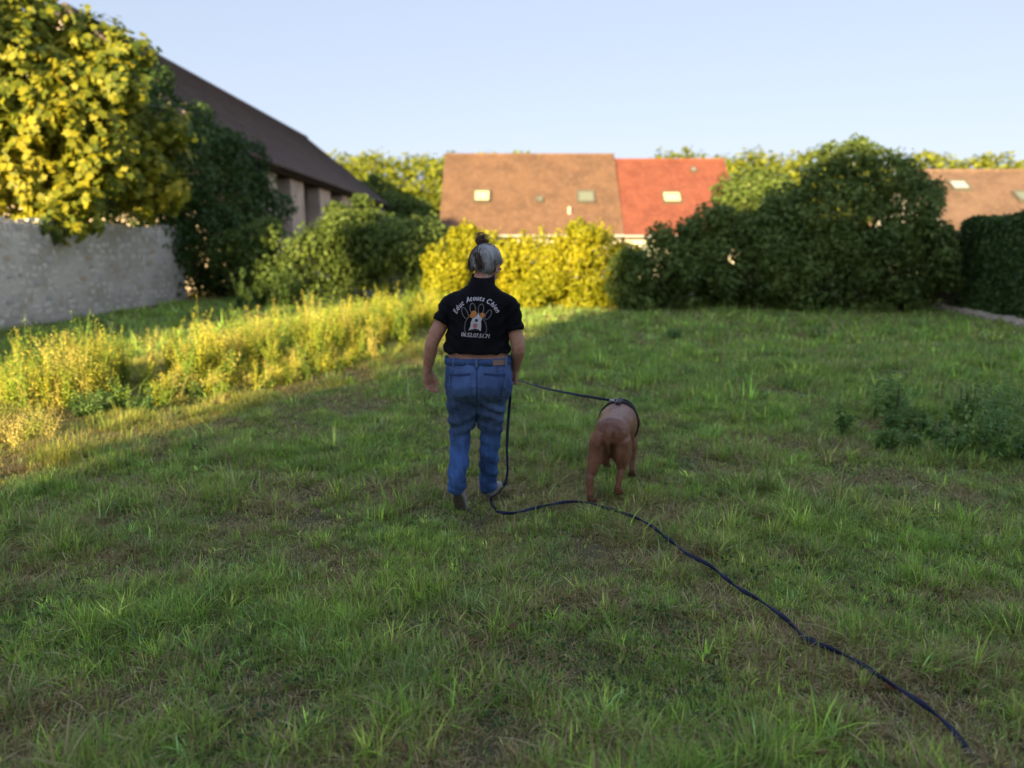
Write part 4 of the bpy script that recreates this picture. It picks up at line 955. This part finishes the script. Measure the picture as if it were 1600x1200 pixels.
pocket(-.108, R(5)); pocket(.092, R(-5))
strip([(-.2 + .39 * i / 24, .905 - .028 * (1 - abs(2 * i / 24 - 1))) for i in range(25)], .0035, .003, 'yoke_seam', M['stitch'], jeans)
strip([(-.01, .93 - .26 * i / 16) for i in range(17)], .005, .003, 'centre_seam', M['denimdark'], jeans)
# waistband with loops and patch
wb = lambda g, z0, z1: ([((-.008, -.001, z0), .2 + g, .131 + g, (1, 0, 0), (0, 1, 0)), ((-.008, 0, z1), .199 + g, .129 + g, (1, 0, 0), (0, 1, 0))])
V, F = band(wb(-.004, .915, .956), wb(.007, .915, .956), 48, 2.5); me = pymesh('waistband', V, F); a_ = me.color_attributes.new('Col', 'FLOAT_COLOR', 'POINT')
for i in range(len(V)): a_.data[i].color = (.055, .11, .27, 1)
link('waistband', me, M['denim'], per, True)
for x in (-.15, -.012, .165):
    o = MB().box((x, -.146 + abs(x) ** 2 * 1.6, .94), (.013, .006, .062)).build('belt_loop', M['stitch'], per)
def pz(x): return -.1 - .04 * (1 - (x / .2) ** 2)
V = []; n = 6
for i in range(n + 1):
    x = .085 + .075 * i / n; yb = -.136 * (1 - (abs(x + .008) / .207) ** 2.5) ** .4 - .004; V += [(x, yb, .918), (x, yb, .95)]
MB().add((V, [(2 * i, 2 * i + 2, 2 * i + 3, 2 * i + 1) for i in range(n)])).build('leather_patch', M['patch'], per)
# shoes
def shoe(M4, name):
    T = lambda v: M4 @ Vector(v)
    root_ = limb([T((0, -.035, .055)), T((0, 0, .05)), T((0, .07, .045)), T((0, .13, .032)), T((0, .19, .025))], [(.034, .04), (.038, .048), (.04, .042), (.043, .03), (.034, .022)], side=(M4.to_3x3() @ Vector((1, 0, 0))), n=2.4)
    col_ = limb([T((0, -.012, .06)), T((0, -.012, .1))], [(.038, .045), (.036, .042)], side=(M4.to_3x3() @ Vector((1, 0, 0))))
    o = link(name, fuse(name, [root_, col_], .005, 3), M['shoe'], per, True)
    V = []; F = []; out = []
    for i in range(28):
        a = 2 * math.pi * i / 28; y = math.sin(a); w_ = .034 + .012 * max(0, y) ; out.append((math.cos(a) * w_ * (1 - .25 * (abs(y) > .9)), .08 + y * .13))
    for z_ in (.0, .024): V += [T((x * (1 if z_ else .97), y, z_ + (.02 * max(0, (y - .13) / .08) ** 2))) for x, y in out]
    F = [tuple(range(28))[::-1], tuple(range(28, 56))] + [(i, (i + 1) % 28, 28 + (i + 1) % 28, 28 + i) for i in range(28)]
    s_ = MB(); s_.add((V, F)); s_.build('sole', M['sole'], o)
shoe(Matrix.Translation((-.137, -.115, .095)) @ Matrix.Rotation(R(-8), 4, 'Z') @ Matrix.Rotation(R(-58), 4, 'X') @ Matrix.Translation((0, .0, 0)), 'shoe')
shoe(Matrix.Translation((.056, .15, .005)) @ Matrix.Rotation(R(-14), 4, 'Z'), 'shoe')
# hair
def hair_col(p, rs_):
    lp = HR.inverted() @ (p - HC); g = min(max((lp.x + .0 + .35 * max(lp.z - .03, 0) - .3 * max(-.02 - lp.z, 0) + .11 * mn.noise(lp * 16) + .05 * mn.noise(lp * 45) + rs_.uniform(-.02, .02)) / .045, 0), 1)
    c = Vector((.085, .055, .045)).lerp(Vector((.48, .48, .5)), g); return c * rs_.uniform(.6, 1.35)
def hair():
    rr = random.Random(3)
    poleL = Vector((-.30, -.42, .86)).normalized(); HCc = Vector((0, -.014, .016)) * HS; RAD = Vector((.083, .1, .098)) * HS
    # shell
    sh_ = ellip((0, 0, 0), (1, 1, 1), None, 40); V = []; 
    def surf(u, k=1.0): return HC + HR @ (HCc + Vector((u.x * RAD.x * k, u.y * RAD.y * k, u.z * RAD.z * k)))
    def hairline(u):  # true where hair grows
        if u.y > .45 and u.z < .72: return False
        if u.y > -.05 and u.z < -.05: return False
        return u.z > -.78
    W = [surf(v.normalized()) for v in sh_[0]]; F = [f for f in sh_[1] if all(hairline(sh_[0][i].normalized()) for i in f)]
    cols = [hair_col(w_, rr) * .6 for w_ in W]; VV = list(W); FF = list(F); CC = list(cols)
    def add_strand(pts_, r_, c):
        n = len(VV); v, f = tube_vf(pts_, [r_ * (1 - .5 * i / (len(pts_) - 1)) for i in range(len(pts_))], 4); VV.extend(v); FF.extend([tuple(i + n for i in q) for q in f]); CC.extend([c] * len(v))
    for k in range(620):
        while True:
            u = Vector((rr.gauss(0, 1), rr.gauss(0, 1), rr.gauss(0, 1))).normalized()
            if hairline(u): break
        pts_ = []; t0 = rr.random() * .25; m = 7
        for i in range(m):
            t = t0 + (1 - t0) * i / (m - 1) * .97; q = u.lerp(poleL, t).normalized() if u.dot(poleL) > -.95 else u
            pts_.append(surf(q, 1.015 + .03 * rr.random() + .02 * math.sin(t * 3.1)))
        add_strand(pts_, .0022, hair_col(pts_[2], rr))
    bc = surf(poleL, 1.0) + HR @ Vector((-.006, -.0, .010)); 
    for k in range(130):      # bun
        a0 = rr.random() * 6.28; ax = Vector((rr.gauss(0, 1), rr.gauss(0, 1), rr.gauss(0, 1))).normalized(); e = ax.orthogonal().normalized(); e2 = ax.cross(e); r_ = rr.uniform(.016, .036)
        cc = bc + Vector((rr.gauss(0, .007), rr.gauss(0, .006), rr.gauss(.008, .014))); add_strand([cc + (e * math.cos(a0 + t * .5) + e2 * math.sin(a0 + t * .5)) * r_ for t in range(8)], .0026, Vector((.12, .07, .055)) * rr.uniform(.5, 1.9))
    for k in range(34):      # tufts sticking up from the bun
        a = rr.random() * 6.28; el = rr.uniform(.35, 1.5); d_ = Vector((math.cos(a) * math.cos(el), math.sin(a) * math.cos(el), math.sin(el))); l = rr.uniform(.03, .055)
        p0 = bc + Vector((rr.gauss(0, .008), rr.gauss(0, .008), .015)); add_strand([p0, p0 + d_ * l * .5, p0 + d_ * l + Vector((rr.gauss(0, .008), 0, rr.gauss(0, .006)))], .0022, Vector((.14, .085, .065)) * rr.uniform(.6, 1.6))
    for k in range(60):      # stray hairs at sides and nape
        while True:
            u = Vector((rr.gauss(0, 1), rr.gauss(0, 1), rr.gauss(0, 1))).normalized()
            if hairline(u) and (abs(u.x) > .6 or u.z < -.3): break
        p0 = surf(u, 1.0); o = (p0 - HC).normalized(); add_strand([p0, p0 + o * .008 + Vector((0, 0, -.01)), p0 + o * rr.uniform(.008, .018) + Vector((rr.gauss(0, .006), 0, -rr.uniform(.015, .035)))], .0012, hair_col(p0, rr) * 1.2)
    me = pymesh('hair', VV, FF); a = me.color_attributes.new('Col', 'FLOAT_COLOR', 'POINT')
    for i, c in enumerate(CC): a.data[i].color = (c[0], c[1], c[2], 1)
    link('hair', me, M['hair'], per, True)
hair()

# ------------------------------------------------------------------ the dog
DX, DY = .635, 4.58
dog = empty('dog', (DX, DY, 0), rz=R(-13), label='reddish brown short haired dog walking away on a dark lead', cat='dog'); dog.scale = (1.09, 1, 1.02)
yr = lambda y, z_, rx, rz: (Vector((0, y, z_)), rx, rz, Vector((1, 0, 0)), Vector((0, 0, 1)))
db = [loft([yr(-.115, .452, .035, .045), yr(-.09, .452, .075, .078), yr(-.04, .448, .1, .1), yr(.03, .445, .105, .106), yr(.12, .443, .098, .098), yr(.22, .435, .1, .095), yr(.33, .415, .118, .118), yr(.44, .395, .126, .14), yr(.54, .39, .12, .148), yr(.62, .395, .1, .13), yr(.68, .41, .075, .1), yr(.72, .42, .045, .06)], 28, 2.1)]
# neck and head lowered
db.append(limb([(0, .58, .43), (.01, .70, .435), (.02, .80, .40), (.025, .87, .355)], [(.085, .1), (.078, .09), (.066, .074), (.058, .062)]))
db.append(ellip((.028, .91, .335), (.062, .075, .06))); db.append(limb([(.03, .95, .315), (.033, 1.01, .28), (.035, 1.065, .252)], [(.042, .04), (.034, .032), (.028, .026)]))
for s in (-1, 1): db.append(limb([(.028 + s * .05, .885, .375), (.028 + s * .08, .885, .35), (.028 + s * .088, .9, .305), (.028 + s * .08, .915, .285)], [(.012, .02), (.009, .028), (.008, .024), (.006, .012)], side=(1, 0, 0)))
# hind legs: haunch, knee forward, hock backward, shank, paw
def hind(s, hip, knee, hock, foot, toe):
    db.append(limb([Vector(hip) + Vector((-s * .02, -.0, .03)), hip, Vector(hip).lerp(Vector(knee), .6), knee, Vector(knee).lerp(Vector(hock), .55), hock, foot], [(.05, .09), (.054, .092), (.054, .082), (.05, .062), (.034, .042), (.021, .028), (.018, .021)], side=(1, 0, 0), sub=4))
    db.append(limb([foot, Vector(foot).lerp(Vector(toe), .6), toe], [(.021, .02), (.03, .019), (.028, .015)], side=(1, 0, 0)))
    for q in (-1.5, -.5, .5, 1.5): db.append(ellip(Vector(toe) + Vector((q * .0145, .012 - abs(q) * .004, 0)), (.010, .018, .012)))
hind(-1, (-.07, -.03, .40), (-.092, .055, .29), (-.112, -.10, .165), (-.106, -.115, .04), (-.104, -.08, .02))
hind(1, (.06, .0, .40), (.068, .11, .28), (.062, -.01, .20), (.046, -.03, .10), (.05, -.02, .062))
def fore(s, sh_, el, wr, ft, toe):
    db.append(limb([sh_, el, Vector(el).lerp(Vector(wr), .5), wr, ft], [(.045, .075), (.032, .042), (.025, .03), (.021, .023), (.019, .02)], side=(1, 0, 0)))
    db.append(limb([ft, toe], [(.022, .02), (.029, .016)], side=(1, 0, 0)))
    for q in (-1.5, -.5, .5, 1.5): db.append(ellip(Vector(toe) + Vector((q * .0145, .012 - abs(q) * .004, 0)), (.010, .018, .012)))
fore(-1, (-.085, .58, .36), (-.09, .55, .25), (-.085, .66, .14), (-.085, .68, .05), (-.085, .72, .02))
fore(1, (.085, .58, .36), (.095, .52, .25), (.095, .52, .12), (.095, .50, .05), (.095, .53, .02))
db.append(limb([(-.068, -.06, .41), (-.086, -.066, .30), (-.106, -.09, .2)], [.052, .046, .026])); db.append(limb([(.055, -.045, .41), (.062, -.02, .30), (.062, .0, .215)], [.052, .046, .026]))
for s in (-1, 1): db.append(ellip((s * .05, -.035 + .02 * (s > 0), .365), (.062, .075, .12)))
# tail: carried down between the haunches
db.append(limb([(-.0, -.09, .50), (-.004, -.128, .47), (-.01, -.132, .42), (-.008, -.122, .37), (-.004, -.105, .325)], [(.022, .024), (.018, .018), (.014, .014), (.011, .011), (.007, .007)], side=(1, 0, 0)))
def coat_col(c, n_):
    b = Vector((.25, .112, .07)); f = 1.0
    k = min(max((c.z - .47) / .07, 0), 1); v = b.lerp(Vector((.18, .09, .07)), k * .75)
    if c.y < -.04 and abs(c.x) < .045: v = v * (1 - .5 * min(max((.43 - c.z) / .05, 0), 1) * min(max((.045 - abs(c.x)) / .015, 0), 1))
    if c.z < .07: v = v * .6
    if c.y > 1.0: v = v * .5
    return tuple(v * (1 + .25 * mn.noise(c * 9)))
def coat_disp(c, n_): return .003 * mn.noise(c * 14) + .0015 * mn.noise(c * 40)
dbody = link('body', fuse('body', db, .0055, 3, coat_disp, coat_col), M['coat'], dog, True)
MB().add(ellip((.036, 1.085, .25), (.017, .012, .012))).build('nose', M['nose'], dog, True)
for s in (-1, 1): MB().add(ellip((.03 + s * .04, .955, .345), (.009, .009, .009))).build('eye', M['nose'], dog, True)
# harness: girth strap, back strap, collar
hr = empty('harness', (0, 0, 0)); hr.parent = dog
def strapring(y, z_, rx, rz, wd, name, tilt=0):
    V, F = band([(Vector((0, y - wd, z_)), rx - .004, rz - .004, Vector((1, 0, 0)), Vector((0, tilt, 1)).normalized()), (Vector((0, y + wd, z_)), rx - .004, rz - .004, Vector((1, 0, 0)), Vector((0, tilt, 1)).normalized())],
                [(Vector((0, y - wd, z_)), rx + .006, rz + .006, Vector((1, 0, 0)), Vector((0, tilt, 1)).normalized()), (Vector((0, y + wd, z_)), rx + .006, rz + .006, Vector((1, 0, 0)), Vector((0, tilt, 1)).normalized())], 40, 2.1)
    MB().add((V, F)).build(name, M['harness'], hr, True)
strapring(.51, .39, .127, .151, .014, 'girth_strap'); strapring(.60, .395, .112, .142, .018, 'chest_strap', .25)
MB().add(limb([(0, .44, .545), (0, .52, .545), (0, .61, .535)], [(.02, .006)] * 3, side=(1, 0, 0))).build('back_strap', M['harness'], hr, True)
ringp = [(.012 * math.cos(a) - .02, .47, .558 + .012 * math.sin(a)) for a in np.linspace(0, 6.28, 13)]
MB().add(tube_vf(ringp, .0025, 6)).build('ring', M['metal'], hr, True)

# ------------------------------------------------------------------ the lead
def ribbon(pts_, name, parent, w_=.022, th=.0035, tw=0.0, sub=10, mt=None, tw0=0.0, rnd=0):
    P = [Vector(p) for p in pts_]; m = len(P); C = []
    def cr(a, b, c_, d, t): return .5 * ((2 * b) + (c_ - a) * t + (2 * a - 5 * b + 4 * c_ - d) * t * t + (3 * b - a - 3 * c_ + d) * t ** 3)
    for i in range(m - 1):
        for k in range(sub): C.append(cr(P[max(i - 1, 0)], P[i], P[i + 1], P[min(i + 2, m - 1)], k / sub))
    C.append(P[-1]); ring = []; s_ = 0; U0 = None
    for i, c in enumerate(C):
        T = (C[min(i + 1, len(C) - 1)] - C[max(i - 1, 0)]).normalized(); up = Vector((0, 0, 1)) if abs(T.z) < .85 else Vector((0, -1, 0)); U = T.cross(up).normalized()
        if i: s_ += (c - C[i - 1]).length
        a = tw0 + tw * s_ + (rnd * mn.noise(Vector((s_ * 3.1, 0, 5)))); U = U * math.cos(a) + T.cross(U) * math.sin(a); ring.append((c, w_ / 2, th / 2, U, T.cross(U)))
    V, F = loft(ring, 8, 3); return MB().add((V, F)).build(name, mt or M['web'], parent, True)
lead = empty('dog_lead', (PX + .3, PY - .3, 0), label='long navy webbing lead from hand to dog, trailing over the grass to lower right', cat='lead')
lo = Vector(lead.location)
hp = Vector((PX, PY, 0)) + Vector((.205, .105, .79))
mw = Matrix.Translation((DX, DY, 0)) @ Matrix.Rotation(R(-13), 4, 'Z'); dr_ = mw @ Vector((-.03, .46, .568))
a = [hp + Vector((-.02, -.03, .02)), hp, hp + Vector((.05, .02, -.012)), hp.lerp(dr_, .3) + Vector((0, 0, -.012)), hp.lerp(dr_, .6) + Vector((0, 0, -.012)), dr_ + Vector((-.03, 0, .003))]
ribbon([p - lo for p in a], 'taut_section', lead, .018, .005, 2.0)
MB().add(limb([dr_ + Vector((-.04, 0, .004)) - lo, dr_ - lo], [.006, .006])).build('clip', M['metal'], lead, True)
hang = [hp + Vector((-.0, -.0, .02)), hp + Vector((-.018, -.05, -.05)), at(797, 622, 4.5), at(794, 660, 4.48), at(792, 700, 4.46), at(793, 735, 4.45), at(789, 756, 4.45), at(778, 771, 4.44), at(768, 777, 4.43), at(768, 786, 4.42)] + LG
ribbon([p - lo for p in hang[:10]] + [LG[0] - lo], 'hanging_section', lead, .02, .006, 1.2, rnd=.8)
tr = [Vector((p.x, p.y, p.z - .012 + .006 * math.sin(i * 2.1) - (.05 if i > len(LG) - 2 else 0))) - lo for i, p in enumerate(LG)]
ribbon(tr, 'trailing_section', lead, .021, .010, 14, sub=14, rnd=2)
MB().add(limb([tr[14] - Vector((.015, -.01, 0)), tr[14] + Vector((.015, -.01, 0.002))], [(.014, .009)] * 2)).build('knot', M['web'], lead, True)

# fallen leaves beside the lead
for i, (px, py) in enumerate([(1395, 1078), (1290, 1172), (792, 975)]):
    p = gnd(px, py, .03); V, F = LV[i]; me = npmesh('fallen_leaf', np.array(V) * .055, np.array(F), np.tile([(.2, .09, .05)], (13, 1))); o = link('fallen_leaf', me, M['leaf']); o.location = p; o.rotation_euler = (.3, .2, i * 2.0)
    tag(o, ['dry brown leaf lying beside the lead in the lower right grass', 'dry brown leaf at the bottom edge of the grass below the lead', 'dry brown leaf lying in the grass below the person'][i], 'leaf')

bush('shadow_edge_tree', 'unseen tree added behind the viewpoint to soften the farmhouse shadow edge', 'tree', [(-9.5, -11.2, 4.0, 1.1, 1.0, 2.4), (-9.3, -11.2, 7.4, 1.0, 1.0, 2.4), (-9.1, -11.2, 10.0, .9, .8, 1.6)], 1500, .3, MG, 95, r0=.2, fill=.4)  # added out of view to break up the hard farmhouse shadow edge
